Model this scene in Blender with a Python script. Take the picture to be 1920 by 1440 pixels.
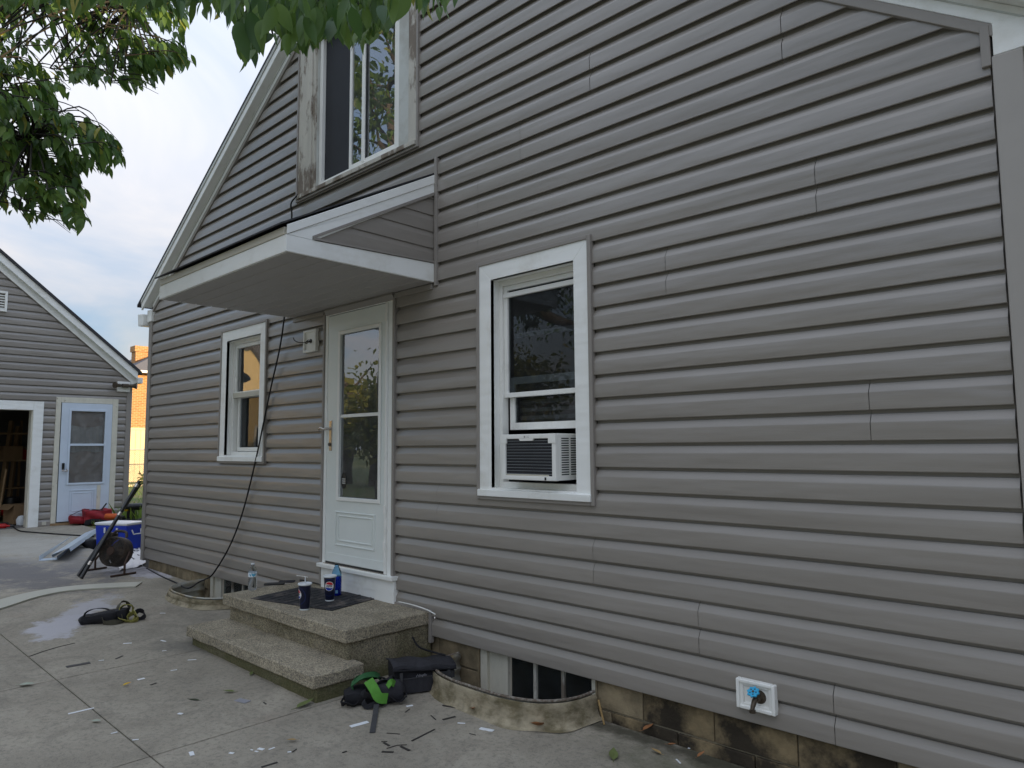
import bpy, bmesh, math, random
import numpy as np
from mathutils import Matrix, Vector, Euler
R_ = random.Random(7)
for o in list(bpy.data.objects): bpy.data.objects.remove(o)
sc = bpy.context.scene
col = sc.collection
PI = math.pi

# ------------------------------------------------------------------ camera
FPX = 1331.0
YAW, PITCH, ROLL = 0.75744497, 0.08944587, -0.00742104
CAM = np.array([0.0, -3.19611, 1.25315])
def _rot(yaw, pitch, roll):
    cy, sy, cp, sp = math.cos(yaw), math.sin(yaw), math.cos(pitch), math.sin(pitch)
    f = np.array([-sy*cp, cy*cp, sp]); r = np.array([cy, sy, 0.]); u = np.cross(r, f)
    c, s = math.cos(roll), math.sin(roll)
    return np.array([c*r+s*u, -s*r+c*u, f])
CM = _rot(YAW, PITCH, ROLL)
cd = bpy.data.cameras.new('camera'); cam = bpy.data.objects.new('camera', cd); col.objects.link(cam)
cd.sensor_width = 36; cd.lens = FPX/1920*36; cd.clip_start = .02; cd.clip_end = 2000
mw = Matrix.Identity(4)
for i in range(3):
    mw[i][0] = CM[0][i]; mw[i][1] = CM[1][i]; mw[i][2] = -CM[2][i]; mw[i][3] = CAM[i]
cam.matrix_world = mw
sc.camera = cam

# ------------------------------------------------------------------ light
SUN_EL = math.radians(9.5); SUN_AZ = math.atan2(.85, .53)      # azimuth from +Y towards +X
w = bpy.data.worlds.new('World'); sc.world = w; w.use_nodes = True
nt = w.node_tree; nt.nodes.clear()
def N(t, **k):
    n = nt.nodes.new(t)
    for a, b in k.items(): setattr(n, a, b)
    return n
L = nt.links.new
out = N('ShaderNodeOutputWorld')
sky = N('ShaderNodeTexSky'); sky.sky_type = 'NISHITA'; sky.sun_disc = False
sky.sun_elevation = SUN_EL; sky.sun_rotation = SUN_AZ; sky.air_density = 1.0; sky.dust_density = 1.0; sky.ozone_density = 2.0
bg1 = N('ShaderNodeBackground'); bg1.inputs[1].default_value = .13; L(sky.outputs[0], bg1.inputs[0])
tc = N('ShaderNodeTexCoord'); sx = N('ShaderNodeSeparateXYZ'); L(tc.outputs['Generated'], sx.inputs[0])
def mth(op, a, b=None, c=None, clamp=False):
    n = N('ShaderNodeMath', operation=op, use_clamp=clamp)
    for i, x in enumerate((a, b, c)):
        if x is None: continue
        if isinstance(x, (int, float)): n.inputs[i].default_value = x
        else: L(x, n.inputs[i])
    return n.outputs[0]
zz = mth('ADD', mth('MAXIMUM', sx.outputs[2], 0.0), .16)
cv = N('ShaderNodeCombineXYZ'); L(mth('DIVIDE', sx.outputs[0], zz), cv.inputs[0]); L(mth('DIVIDE', sx.outputs[1], zz), cv.inputs[1])
n1 = N('ShaderNodeTexNoise'); n1.inputs['Scale'].default_value = .9; n1.inputs['Detail'].default_value = 7; n1.inputs['Roughness'].default_value = .55; n1.inputs['Distortion'].default_value = .5
L(cv.outputs[0], n1.inputs['Vector'])
rp = N('ShaderNodeValToRGB'); rp.color_ramp.elements[0].position = .34; rp.color_ramp.elements[1].position = .62
rp.color_ramp.elements[0].color = (.55,.55,.55,1); rp.color_ramp.elements[1].color = (.97,.97,.97,1)
L(n1.outputs[0], rp.inputs[0])
# low cumulus banks near the horizon
n2 = N('ShaderNodeTexNoise'); n2.inputs['Scale'].default_value = 7.5; n2.inputs['Detail'].default_value = 6
L(tc.outputs['Generated'], n2.inputs['Vector'])
band = mth('MULTIPLY', mth('SUBTRACT', 1.0, mth('MULTIPLY', mth('ABSOLUTE', mth('SUBTRACT', sx.outputs[2], .10)), 9.0), clamp=True), 1.0)
cum = mth('MULTIPLY', mth('MULTIPLY', mth('SUBTRACT', n2.outputs[0], .47), 6.0, clamp=True), band, clamp=True)
cc = N('ShaderNodeMix', data_type='RGBA'); mrc = N('ShaderNodeMapRange'); mrc.inputs[1].default_value = .33; mrc.inputs[2].default_value = .64; L(n1.outputs[0], mrc.inputs[0]); L(mrc.outputs[0], cc.inputs[0])
cc.inputs[6].default_value = (.43,.60,.88,1); cc.inputs[7].default_value = (.90,.89,.92,1)
c2 = N('ShaderNodeMix', data_type='RGBA'); L(cum, c2.inputs[0]); L(cc.outputs[2], c2.inputs[6]); c2.inputs[7].default_value = (.93,.87,.86,1)
bg2 = N('ShaderNodeBackground'); L(c2.outputs[2], bg2.inputs[0]); bg2.inputs[1].default_value = .64
mx = N('ShaderNodeMixShader'); L(mth('MAXIMUM', rp.outputs[0], cum), mx.inputs[0]); L(bg1.outputs[0], mx.inputs[1]); L(bg2.outputs[0], mx.inputs[2])
# overcast luminance rises from horizon to zenith (same all the way round)
cie = mth('MULTIPLY_ADD', mth('MAXIMUM', sx.outputs[2], 0.0), 1.05, .58)
for bgn, k_ in ((bg1, .125), (bg2, .62)): L(mth('MULTIPLY', cie, k_), bgn.inputs[1])
L(mx.outputs[0], out.inputs[0])
sd = bpy.data.lights.new('sun', 'SUN'); sun = bpy.data.objects.new('sun', sd); col.objects.link(sun)
sd.energy = 4.6; sd.angle = math.radians(.6); sd.color = (1.0, .72, .42)
tosun = Vector((math.sin(SUN_AZ)*math.cos(SUN_EL), math.cos(SUN_AZ)*math.cos(SUN_EL), math.sin(SUN_EL)))
sun.rotation_euler = (-tosun).to_track_quat('-Z', 'Y').to_euler()
sun.location = tosun*40
vs = sc.view_settings; vs.view_transform = 'Standard'; vs.look = 'None'; vs.gamma = 1; vs.exposure = 0.95; vs.use_curve_mapping = False

# ------------------------------------------------------------------ pixels of the photograph -> rays -> planes
SL = .0146; GD = -.21-SL*2
def ray(u, v): return ((u-960)/FPX)*CM[0]-((v-720)/FPX)*CM[1]+CM[2]
def hit(u, v, n, d):
    r = ray(u, v); n = np.array(n, float); return CAM+r*((d-n@CAM)/(n@r))
def yp(u, v, y=0.): return hit(u, v, (0,1,0), y)
def xp(u, v, x): return hit(u, v, (1,0,0), x)
def zp(u, v, z): return hit(u, v, (0,0,1), z)
def gp(u, v): return hit(u, v, (SL,0,1), GD)
def dp(u, v, d):                                   # at depth d along the view axis
    return CAM+ray(u, v)*d
def gz(x, y=0): return GD-SL*max(-16, min(5, x))
def pix(P):
    c = CM@(np.array(P)-CAM); return 960+FPX*c[0]/c[2], 720-FPX*c[1]/c[2], c[2]

# ------------------------------------------------------------------ materials
MATS = {}
def mat(name, base, rough=.5, var=.08, scale=8., bump=0., bscale=150., metal=0., spec=.4, c2=None, cscale=2., camt=(.45,.6), stretch=(1,1,1), rnd=0., trans=0., coat=0.):
    m = bpy.data.materials.new(name); MATS[name] = m; m.use_nodes = True
    t = m.node_tree; n = t.nodes; l = t.links.new; b = n['Principled BSDF']
    b.inputs['Roughness'].default_value = rough; b.inputs['Metallic'].default_value = metal
    b.inputs['Specular IOR Level'].default_value = spec
    if coat: b.inputs['Coat Weight'].default_value = coat
    g = n.new('ShaderNodeNewGeometry'); mp = n.new('ShaderNodeMapping'); mp.inputs['Scale'].default_value = stretch
    l(g.outputs['Position'], mp.inputs[0])
    nz = n.new('ShaderNodeTexNoise'); nz.inputs['Scale'].default_value = scale; nz.inputs['Detail'].default_value = 8; nz.inputs['Roughness'].default_value = .62
    l(mp.outputs[0], nz.inputs['Vector'])
    hs = n.new('ShaderNodeHueSaturation'); hs.inputs['Color'].default_value = (*base, 1)
    mr = n.new('ShaderNodeMapRange'); mr.inputs[1].default_value = .25; mr.inputs[2].default_value = .75
    mr.inputs[3].default_value = 1-var; mr.inputs[4].default_value = 1+var
    l(nz.outputs[0], mr.inputs[0])
    v = mr.outputs[0]
    if rnd:
        oi = n.new('ShaderNodeObjectInfo'); m2 = n.new('ShaderNodeMapRange'); m2.inputs[3].default_value = 1-rnd; m2.inputs[4].default_value = 1+rnd
        l(oi.outputs['Random'], m2.inputs[0]); mm = n.new('ShaderNodeMath'); mm.operation = 'MULTIPLY'; l(v, mm.inputs[0]); l(m2.outputs[0], mm.inputs[1]); v = mm.outputs[0]
    l(v, hs.inputs['Value'])
    colr = hs.outputs[0]
    if c2 is not None:
        nb = n.new('ShaderNodeTexNoise'); nb.inputs['Scale'].default_value = cscale; nb.inputs['Detail'].default_value = 9; nb.inputs['Roughness'].default_value = .65
        l(mp.outputs[0], nb.inputs['Vector'])
        r = n.new('ShaderNodeMapRange'); r.inputs[1].default_value = camt[0]; r.inputs[2].default_value = camt[1]; l(nb.outputs[0], r.inputs[0])
        mxx = n.new('ShaderNodeMix'); mxx.data_type = 'RGBA'; l(r.outputs[0], mxx.inputs[0]); l(colr, mxx.inputs[6])
        h2 = n.new('ShaderNodeHueSaturation'); h2.inputs['Color'].default_value = (*c2, 1); l(v, h2.inputs['Value']); l(h2.outputs[0], mxx.inputs[7])
        colr = mxx.outputs[2]
    l(colr, b.inputs['Base Color'])
    if bump:
        nn = n.new('ShaderNodeTexNoise'); nn.inputs['Scale'].default_value = bscale; nn.inputs['Detail'].default_value = 4; l(mp.outputs[0], nn.inputs['Vector'])
        bp = n.new('ShaderNodeBump'); bp.inputs['Strength'].default_value = bump; bp.inputs['Distance'].default_value = .004
        l(nn.outputs[0], bp.inputs['Height']); l(bp.outputs[0], b.inputs['Normal'])
    if trans:
        b.inputs['Transmission Weight'].default_value = trans
    m['col'] = 1
    return m
def leafmat(name, a, b_, yellow=None):
    m = bpy.data.materials.new(name); MATS[name] = m; m.use_nodes = True
    t = m.node_tree; n = t.nodes; l = t.links.new; p = n['Principled BSDF']; o = n['Material Output']
    at = n.new('ShaderNodeAttribute'); at.attribute_name = 'tint'
    oi = n.new('ShaderNodeObjectInfo')
    ad = n.new('ShaderNodeMath'); ad.operation = 'ADD'; l(at.outputs['Fac'], ad.inputs[0]); l(oi.outputs['Random'], ad.inputs[1])
    fr = n.new('ShaderNodeMath'); fr.operation = 'FRACT'; l(ad.outputs[0], fr.inputs[0])
    r = n.new('ShaderNodeValToRGB'); e = r.color_ramp.elements
    e[0].color = (*a, 1); e[1].color = (*b_, 1); e[1].position = .955
    if yellow: x = e.new(.985); x.color = (*yellow, 1)
    l(fr.outputs[0], r.inputs[0]); l(r.outputs[0], p.inputs['Base Color'])
    p.inputs['Roughness'].default_value = .42; p.inputs['Specular IOR Level'].default_value = .35
    tr = n.new('ShaderNodeBsdfTranslucent'); h = n.new('ShaderNodeHueSaturation'); h.inputs['Value'].default_value = 2.2; h.inputs['Hue'].default_value = .48
    l(r.outputs[0], h.inputs['Color']); l(h.outputs[0], tr.inputs[0])
    mx = n.new('ShaderNodeMixShader'); mx.inputs[0].default_value = .34; l(p.outputs[0], mx.inputs[1]); l(tr.outputs[0], mx.inputs[2]); l(mx.outputs[0], o.inputs[0])
    return m
def glass(name, tint=(.82,.86,.85), ior=1.75, rough=0., haze=.02):
    m = bpy.data.materials.new(name); MATS[name] = m; m.use_nodes = True
    t = m.node_tree; n = t.nodes; n.clear(); l = t.links.new
    o = n.new('ShaderNodeOutputMaterial'); mx = n.new('ShaderNodeMixShader'); f = n.new('ShaderNodeFresnel'); f.inputs[0].default_value = ior
    a = n.new('ShaderNodeBsdfTransparent'); a.inputs[0].default_value = (*tint, 1); g = n.new('ShaderNodeBsdfGlossy'); g.inputs['Roughness'].default_value = rough
    g.inputs[0].default_value = (.95,.97,1,1)
    nz = n.new('ShaderNodeTexNoise'); nz.inputs['Scale'].default_value = 1.6; bp = n.new('ShaderNodeBump'); bp.inputs['Strength'].default_value = .05; bp.inputs['Distance'].default_value = .05
    gg = n.new('ShaderNodeNewGeometry'); l(gg.outputs['Position'], nz.inputs['Vector']); l(nz.outputs[0], bp.inputs['Height']); l(bp.outputs[0], g.inputs['Normal'])
    l(f.outputs[0], mx.inputs[0]); l(a.outputs[0], mx.inputs[1]); l(g.outputs[0], mx.inputs[2])
    df_ = n.new('ShaderNodeBsdfDiffuse'); df_.inputs[0].default_value = (.7,.72,.72,1); m3 = n.new('ShaderNodeMixShader')
    n3 = n.new('ShaderNodeTexNoise'); n3.inputs['Scale'].default_value = 9; n3.inputs['Detail'].default_value = 8; l(gg.outputs['Position'], n3.inputs['Vector'])
    m4 = n.new('ShaderNodeMath'); m4.operation = 'MULTIPLY'; m4.inputs[1].default_value = haze*2; l(n3.outputs[0], m4.inputs[0])
    l(m4.outputs[0], m3.inputs[0]); l(mx.outputs[0], m3.inputs[1]); l(df_.outputs[0], m3.inputs[2]); l(m3.outputs[0], o.inputs[0])
    return m
def setup_mats():
    mat('siding', (.258,.234,.206), .33, .06, 3, .10, 60, c2=(.285,.260,.231), cscale=.7, stretch=(.25,1,3), rnd=.035, spec=.8)
    mat('siding_trim', (.285,.262,.237), .42, .04, 5, .03, 90)
    mat('white_trim', (.89,.90,.87), .38, .03, 5, .02, 80, c2=(.72,.71,.65), cscale=2.6, camt=(.54,.74))
    mat('white_vinyl', (.87,.87,.83), .33, .03, 8, c2=(.6,.6,.56), cscale=5, camt=(.58,.8))
    mat('door_paint', (.77,.81,.78), .3, .03, 4, .02, 70)
    mat('cream_trim', (.56,.53,.44), .5, .06, 6, .05, 60)
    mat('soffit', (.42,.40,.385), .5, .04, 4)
    mat('shaded_white', (.56,.58,.55), .5, .06, 6, .05, 60, c2=(.42,.42,.38), cscale=3)  # white trim greyed: the shade it stands in is put into the colour
    mat('peel_paint', (.52,.50,.44), .75, .12, 14, .5, 40, c2=(.20,.165,.13), cscale=9, camt=(.50,.58), stretch=(1,1,.35))
    mat('peel_cream', (.66,.63,.53), .75, .1, 14, .4, 40, c2=(.25,.2,.15), cscale=11, camt=(.62,.68), stretch=(1,1,.5))
    mat('shingle', (.05,.05,.055), .9, .3, 30, .6, 200)
    mat('wall_core', (.2,.19,.18), .8, .1)
    mat('interior', (.16,.15,.14), .9, .1)
    mat('dark_screen', (.02,.022,.028), .7, .1)
    mat('block', (.30,.24,.15), .92, .35, 9, .8, 90, c2=(.13,.105,.065), cscale=3, camt=(.42,.62), rnd=.08)
    mat('block_wet', (.27,.205,.115), .85, .35, 9, .8, 70, c2=(.04,.031,.02), cscale=2.4, camt=(.43,.56), rnd=.08)
    mat('mortar', (.26,.225,.16), .95, .2, 20, .4, 120)
    mat('aggregate', (.33,.30,.24), .93, .25, 5, 1.0, 260, c2=(.22,.20,.15), cscale=1.8, camt=(.5,.75))
    mat('mossy', (.27,.245,.185), .95, .3, 7, 1.0, 220, c2=(.17,.155,.10), cscale=3, camt=(.45,.65))
    mat('galv', (.42,.42,.38), .55, .15, 8, .1, 60, metal=.35, c2=(.30,.23,.12), cscale=5, camt=(.46,.62))
    mat('rust_dark', (.13,.10,.075), .9, .4, 60, .6, 200, c2=(.34,.32,.28), cscale=45, camt=(.45,.65))
    mat('well_concrete', (.36,.31,.215), .9, .3, 14, .8, 110, c2=(.15,.125,.07), cscale=6, camt=(.42,.60), stretch=(1,1,1.6))
    mat('black_plastic', (.012,.012,.013), .38, .1)
    mat('black_metal', (.012,.012,.013), .28, .1, spec=.6)
    mat('cable', (.012,.012,.014), .5, .1)
    mat('fabric_black', (.014,.014,.017), .85, .35, 25, .5, 600)
    mat('fabric_dark', (.03,.03,.036), .8, .3, 30, .5, 600)
    mat('strap_grey', (.055,.055,.058), .8, .2, 30, .4, 500)
    mat('fabric_green', (.10,.30,.04), .75, .15, 30, .3, 500)
    mat('fabric_green_dark', (.02,.10,.03), .75, .2, 30, .3, 500)
    mat('fabric_yellow', (.33,.31,.09), .8, .25, 25, .4, 400)
    mat('fabric_olive', (.07,.065,.045), .85, .25, 25, .4, 400)
    mat('fabric_red', (.26,.012,.02), .7, .35, 14, .4, 300)
    mat('chrome', (.55,.5,.45), .25, .1, metal=.9)
    mat('silver_duct', (.42,.45,.50), .3, .12, 9, metal=.8)
    mat('brass_old', (.10,.08,.06), .5, .3, 40, metal=.7)
    mat('tap_blue', (.02,.36,.62), .4, .05)
    mat('cup_navy', (.006,.009,.03), .28, .05)
    mat('logo_red', (.62,.02,.03), .35, .03); mat('logo_white', (.82,.82,.80), .35, .02); mat('logo_blue', (.01,.05,.42), .35, .03); mat('cup_ring', (.012,.025,.11), .3, .03)
    mat('lid', (.72,.76,.78), .35, .03)
    mat('can_blue', (.008,.025,.35), .25, .03, metal=.3)
    mat('rubber', (.022,.023,.026), .7, .3, 60, .4, 300, c2=(.16,.135,.12), cscale=6, camt=(.5,.66))
    mat('cooler_blue', (.005,.035,.42), .4, .05, spec=.5); mat('cooler_white', (.72,.72,.72), .45, .05)
    mat('fan_body', (.045,.038,.033), .6, .3, 40, .3, 200, c2=(.10,.075,.055), cscale=9)
    mat('fan_rust', (.06,.035,.025), .8, .3, 40)
    mat('vinyl_strip', (.44,.43,.36), .5, .04, 3)
    mat('flashing', (.50,.58,.66), .3, .05, 4, spec=.6)
    mat('flash_dark', (.02,.02,.024), .5)
    mat('cloth_white', (.62,.60,.60), .9, .1, 20, .4, 120)
    mat('paper', (.80,.82,.84), .6, .03)
    mat('scrap_dark', (.035,.030,.027), .6, .1); mat('scrap_grey', (.28,.28,.31), .5, .05); mat('scrap_brown', (.055,.05,.05), .7, .15)
    mat('leaf_brown', (.30,.13,.05), .7, .25, 60, .3, 200); mat('leaf_tan', (.36,.24,.10), .7, .2, 60); mat('leaf_yellow', (.62,.42,.03), .6, .2, 40, c2=(.5,.12,.02), cscale=30, camt=(.5,.65)); mat('leaf_fallen', (.13,.16,.05), .6, .2, 50); mat('leaf_pale', (.32,.36,.28), .6, .1, 50); mat('leaf_dark', (.045,.06,.03), .6, .2)
    mat('bark', (.10,.085,.07), .95, .35, 14, 1.0, 60, stretch=(1,1,.3)); mat('twig', (.030,.027,.019), .9, .2)
    mat('brick_far', (.40,.17,.06), .9, .1)
    mat('brick_mortar', (.45,.30,.17), .95, .1)
    mat('roof_far', (.13,.13,.14), .9, .15, 12); mat('fence_cream', (.74,.60,.36), .7, .06, 6); mat('chain', (.35,.35,.35), .5, metal=.6)
    mat('yellow_siding', (.78,.60,.30), .7, .04); mat('sun_block_wall', (.45,.43,.40), .8, .05); mat('neighbour_roof', (.09,.085,.08), .9, .15, 10)
    mat('wood', (.32,.21,.11), .75, .25, 9, .3, 60, stretch=(1,1,.2)); mat('cardboard', (.30,.19,.10), .85, .12); mat('tool_red', (.42,.012,.012), .4, .1); mat('tool_yellow', (.62,.40,.02), .45, .1); mat('tool_orange', (.55,.10,.02), .45, .1)
    mat('garage_floor', (.16,.15,.14), .9, .2); mat('blind_cloth', (.42,.42,.42), .9, .1, 12); mat('brown_board', (.30,.20,.15), .8, .1, 6, stretch=(1,1,4))
    mat('blue_white', (.62,.70,.80), .35, .05, 6)
    mat('grass', (.10,.16,.03), .8, .3, 20)
    leafmat('leaf', (.036,.090,.020), (.120,.205,.042), (.28,.26,.04)); leafmat('leaf_back', (.07,.10,.02), (.20,.20,.05))
    leafmat('shrub', (.05,.09,.02), (.12,.16,.04))
    leafmat('blade', (.07,.13,.02), (.16,.24,.04))
    glass('glass'); glass('glass_lightened', (.92,.93,.92), 1.6, haze=.13); glass('glass_screen', (.55,.58,.6), 1.28); glass('glass_storm', (.88,.90,.90), 2.9, haze=.06); glass('glass_dark', (.5,.55,.54), 1.6)  # garage pane: extra pale haze stands in for light its dark interior lacks
    m = mat('pet', (.86,.92,.96), .08, .0, trans=1.); m.node_tree.nodes['Principled BSDF'].inputs['IOR'].default_value = 1.25
    m = mat('pet_blue', (.28,.60,.90), .08, .0, trans=1.); m.node_tree.nodes['Principled BSDF'].inputs['IOR'].default_value = 1.25
    mat('label_blue', (.10,.42,.62), .4, .05); mat('label_white', (.75,.8,.84), .4, .03)
    mat('oak', (.62,.62,.60), .5)
    # brick with mortar courses for the far house
    m = mat('brick_wall', (.42,.17,.055), .9, .1); t = m.node_tree; n = t.nodes; l = t.links.new
    b = n.new('ShaderNodeTexBrick'); b.inputs['Color1'].default_value = (.47,.215,.075,1); b.inputs['Color2'].default_value = (.36,.15,.05,1); b.inputs['Mortar'].default_value = (.50,.36,.20,1)
    b.inputs['Scale'].default_value = 1; b.inputs['Brick Width'].default_value = .24; b.inputs['Row Height'].default_value = .085; b.inputs['Mortar Size'].default_value = .012
    g = n.new('ShaderNodeNewGeometry'); s = n.new('ShaderNodeSeparateXYZ'); c = n.new('ShaderNodeCombineXYZ'); a = n.new('ShaderNodeMath'); a.operation = 'ADD'
    l(g.outputs['Position'], s.inputs[0]); l(s.outputs[0], a.inputs[0]); l(s.outputs[1], a.inputs[1]); l(a.outputs[0], c.inputs[0]); l(s.outputs[2], c.inputs[1]); l(c.outputs[0], b.inputs['Vector'])
    l(b.outputs[0], n['Principled BSDF'].inputs['Base Color'])
setup_mats()
def concrete():
    m = bpy.data.materials.new('concrete'); MATS['concrete'] = m; m.use_nodes = True
    t = m.node_tree; n = t.nodes; l = t.links.new; b = n['Principled BSDF']
    g = n.new('ShaderNodeNewGeometry'); P = g.outputs['Position']
    def noise(s, d=8, r=.6, dist=0):
        x = n.new('ShaderNodeTexNoise'); x.inputs['Scale'].default_value = s; x.inputs['Detail'].default_value = d; x.inputs['Roughness'].default_value = r; x.inputs['Distortion'].default_value = dist; l(P, x.inputs['Vector']); return x.outputs[0]
    def ramp(src, a, b2, c0=0., c1=1.):
        x = n.new('ShaderNodeMapRange'); x.inputs[1].default_value = a; x.inputs[2].default_value = b2; x.inputs[3].default_value = c0; x.inputs[4].default_value = c1; l(src, x.inputs[0]); return x.outputs[0]
    def mixc(f, a, c):
        x = n.new('ShaderNodeMix'); x.data_type = 'RGBA'; l(f, x.inputs[0])
        for i, q in ((6, a), (7, c)):
            if isinstance(q, tuple): x.inputs[i].default_value = (*q, 1)
            else: l(q, x.inputs[i])
        return x.outputs[2]
    def M2(op, a, c):
        x = n.new('ShaderNodeMath'); x.operation = op
        for i, q in ((0, a), (1, c)):
            if isinstance(q, (int, float)): x.inputs[i].default_value = q
            else: l(q, x.inputs[i])
        return x.outputs[0]
    base = mixc(ramp(noise(.9, 9, .7, .8), .38, .62), (.250,.222,.172), (.385,.345,.272))
    base = mixc(M2('MULTIPLY', ramp(noise(2.7, 9, .75, 1.4), .50, .70), .72), base, (.15,.135,.107))
    base = mixc(M2('MULTIPLY', ramp(noise(38, 6, .75), .50, .62), .55), base, (.12,.11,.09))
    base = mixc(M2('MULTIPLY', ramp(noise(1.3, 4, .6, .3), .60, .75), .35), base, (.24,.17,.13))
    base = mixc(M2('MULTIPLY', ramp(noise(150, 3, .7), .35, .7), .4), base, (.40,.37,.32))
    vo = n.new('ShaderNodeTexVoronoi'); vo.inputs['Scale'].default_value = 75; l(P, vo.inputs['Vector'])
    base = mixc(M2('MULTIPLY', ramp(vo.outputs['Distance'], .05, .16, 1., 0.), ramp(noise(3.1, 3), .42, .6)), base, (.045,.04,.035))
    # shaped stains: ellipses with ragged edge (cx, cy, rx, ry, angle, colour, strength)
    sx = n.new('ShaderNodeSeparateXYZ'); l(P, sx.inputs[0])
    rag = noise(5., 8, .7)
    for cx, cy, rx, ry, an, colr, st, sh in (
        (-6.62,-1.48,.34,.19,2.6,(.47,.46,.485),.9,.2), (-7.15,-1.10,.50,.15,2.55,(.43,.42,.445),.85,.25), (-8.7,-.12,.55,.28,.3,(.60,.58,.63),.8,.2),
        (-9.6,-1.15,1.5,.42,.15,(.13,.125,.13),.8,.35), (-9.4,-.35,.9,.5,.1,(.15,.145,.15),.7,.35), (-12,-.6,1.6,.7,.2,(.40,.385,.35),.6,.5),
        (-1.9,-.55,.16,.05,.2,(.08,.075,.05),.7,.5), (-1.75,-.72,.12,.06,.5,(.07,.068,.045),.75,.5), (-1.2,-.15,.8,.30,0,(.10,.105,.06),.75,.5), (-5.35,-.98,.25,.16,.5,(.12,.115,.10),.6,.5), (-1.7,-.05,1.0,.07,0,(.05,.045,.03),.8,.6)):
        ca, sa = math.cos(an), math.sin(an)
        dx = M2('SUBTRACT', sx.outputs[0], cx); dy = M2('SUBTRACT', sx.outputs[1], cy)
        ex = M2('DIVIDE', M2('ADD', M2('MULTIPLY', dx, ca), M2('MULTIPLY', dy, sa)), rx)
        ey = M2('DIVIDE', M2('SUBTRACT', M2('MULTIPLY', dy, ca), M2('MULTIPLY', dx, sa)), ry)
        d = M2('SQRT', M2('ADD', M2('MULTIPLY', ex, ex), M2('MULTIPLY', ey, ey)), 0)
        d = M2('ADD', d, M2('MULTIPLY', M2('SUBTRACT', rag, .5), 3.2))
        base = mixc(M2('MULTIPLY', ramp(d, 1-sh, 1+sh, 1., 0.), st), base, colr)
    l(base, b.inputs['Base Color']); b.inputs['Roughness'].default_value = .88; b.inputs['Specular IOR Level'].default_value = .3
    h = M2('ADD', M2('MULTIPLY', noise(190, 3), .6), M2('MULTIPLY', noise(24, 6), 1.0))
    bp = n.new('ShaderNodeBump'); bp.inputs['Strength'].default_value = .55; bp.inputs['Distance'].default_value = .006; l(h, bp.inputs['Height']); l(bp.outputs[0], b.inputs['Normal'])
concrete()
def speckle(name):                                 # exposed pebbles on the cast steps
    m = MATS[name]; t = m.node_tree; n = t.nodes; l = t.links.new; b = n['Principled BSDF']
    src = b.inputs['Base Color'].links[0].from_socket
    g = n.new('ShaderNodeNewGeometry'); v = n.new('ShaderNodeTexVoronoi'); v.inputs['Scale'].default_value = 150; l(g.outputs['Position'], v.inputs['Vector'])
    r = n.new('ShaderNodeValToRGB'); e = r.color_ramp.elements; e[0].color = (.35,.35,.35,1); e[1].color = (1.75,1.65,1.45,1)
    s = n.new('ShaderNodeSeparateColor'); l(v.outputs['Color'], s.inputs[0]); l(s.outputs[0], r.inputs[0])
    x = n.new('ShaderNodeMix'); x.data_type = 'RGBA'; x.blend_type = 'MULTIPLY'; x.inputs[0].default_value = .75; l(src, x.inputs[6]); l(r.outputs[0], x.inputs[7]); l(x.outputs[2], b.inputs['Base Color'])
    bp = n.new('ShaderNodeBump'); bp.inputs['Strength'].default_value = .8; bp.inputs['Distance'].default_value = .006; bp.invert = True; l(v.outputs['Distance'], bp.inputs['Height']); l(bp.outputs[0], b.inputs['Normal'])
speckle('aggregate'); speckle('mossy')
def moss(name, z0, z1):                            # moss and damp creeping up from the ground
    m = MATS[name]; t = m.node_tree; n = t.nodes; l = t.links.new; b = n['Principled BSDF']; src = b.inputs['Base Color'].links[0].from_socket
    g = n.new('ShaderNodeNewGeometry'); s_ = n.new('ShaderNodeSeparateXYZ'); l(g.outputs['Position'], s_.inputs[0])
    nz = n.new('ShaderNodeTexNoise'); nz.inputs['Scale'].default_value = 7; nz.inputs['Detail'].default_value = 8; nz.inputs['Roughness'].default_value = .7; l(g.outputs['Position'], nz.inputs['Vector'])
    a = n.new('ShaderNodeMath'); a.operation = 'MULTIPLY_ADD'; l(nz.outputs[0], a.inputs[0]); a.inputs[1].default_value = -.34; l(s_.outputs[2], a.inputs[2])
    r = n.new('ShaderNodeMapRange'); r.inputs[1].default_value = z0-.17; r.inputs[2].default_value = z1-.17; r.inputs[3].default_value = .7; r.inputs[4].default_value = 0; l(a.outputs[0], r.inputs[0])
    x = n.new('ShaderNodeMix'); x.data_type = 'RGBA'; l(r.outputs[0], x.inputs[0]); l(src, x.inputs[6]); x.inputs[7].default_value = (.085,.088,.028,1); l(x.outputs[2], b.inputs['Base Color'])
moss('mossy', -.14, -.03)
def wavy(name):                                    # slight oil-canning of vinyl on top of its grain
    m = MATS[name]; t = m.node_tree; n = t.nodes; l = t.links.new; b = n['Principled BSDF']; old = b.inputs['Normal'].links[0].from_socket
    g = n.new('ShaderNodeNewGeometry'); mp = n.new('ShaderNodeMapping'); mp.inputs['Scale'].default_value = (.9,1,5); l(g.outputs['Position'], mp.inputs[0])
    nz = n.new('ShaderNodeTexNoise'); nz.inputs['Scale'].default_value = 1.7; nz.inputs['Detail'].default_value = 2; l(mp.outputs[0], nz.inputs['Vector'])
    bp = n.new('ShaderNodeBump'); bp.inputs['Strength'].default_value = .35; bp.inputs['Distance'].default_value = .03; l(nz.outputs[0], bp.inputs['Height']); l(old, bp.inputs['Normal']); l(bp.outputs[0], b.inputs['Normal'])
wavy('siding'); wavy('white_trim')

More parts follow.
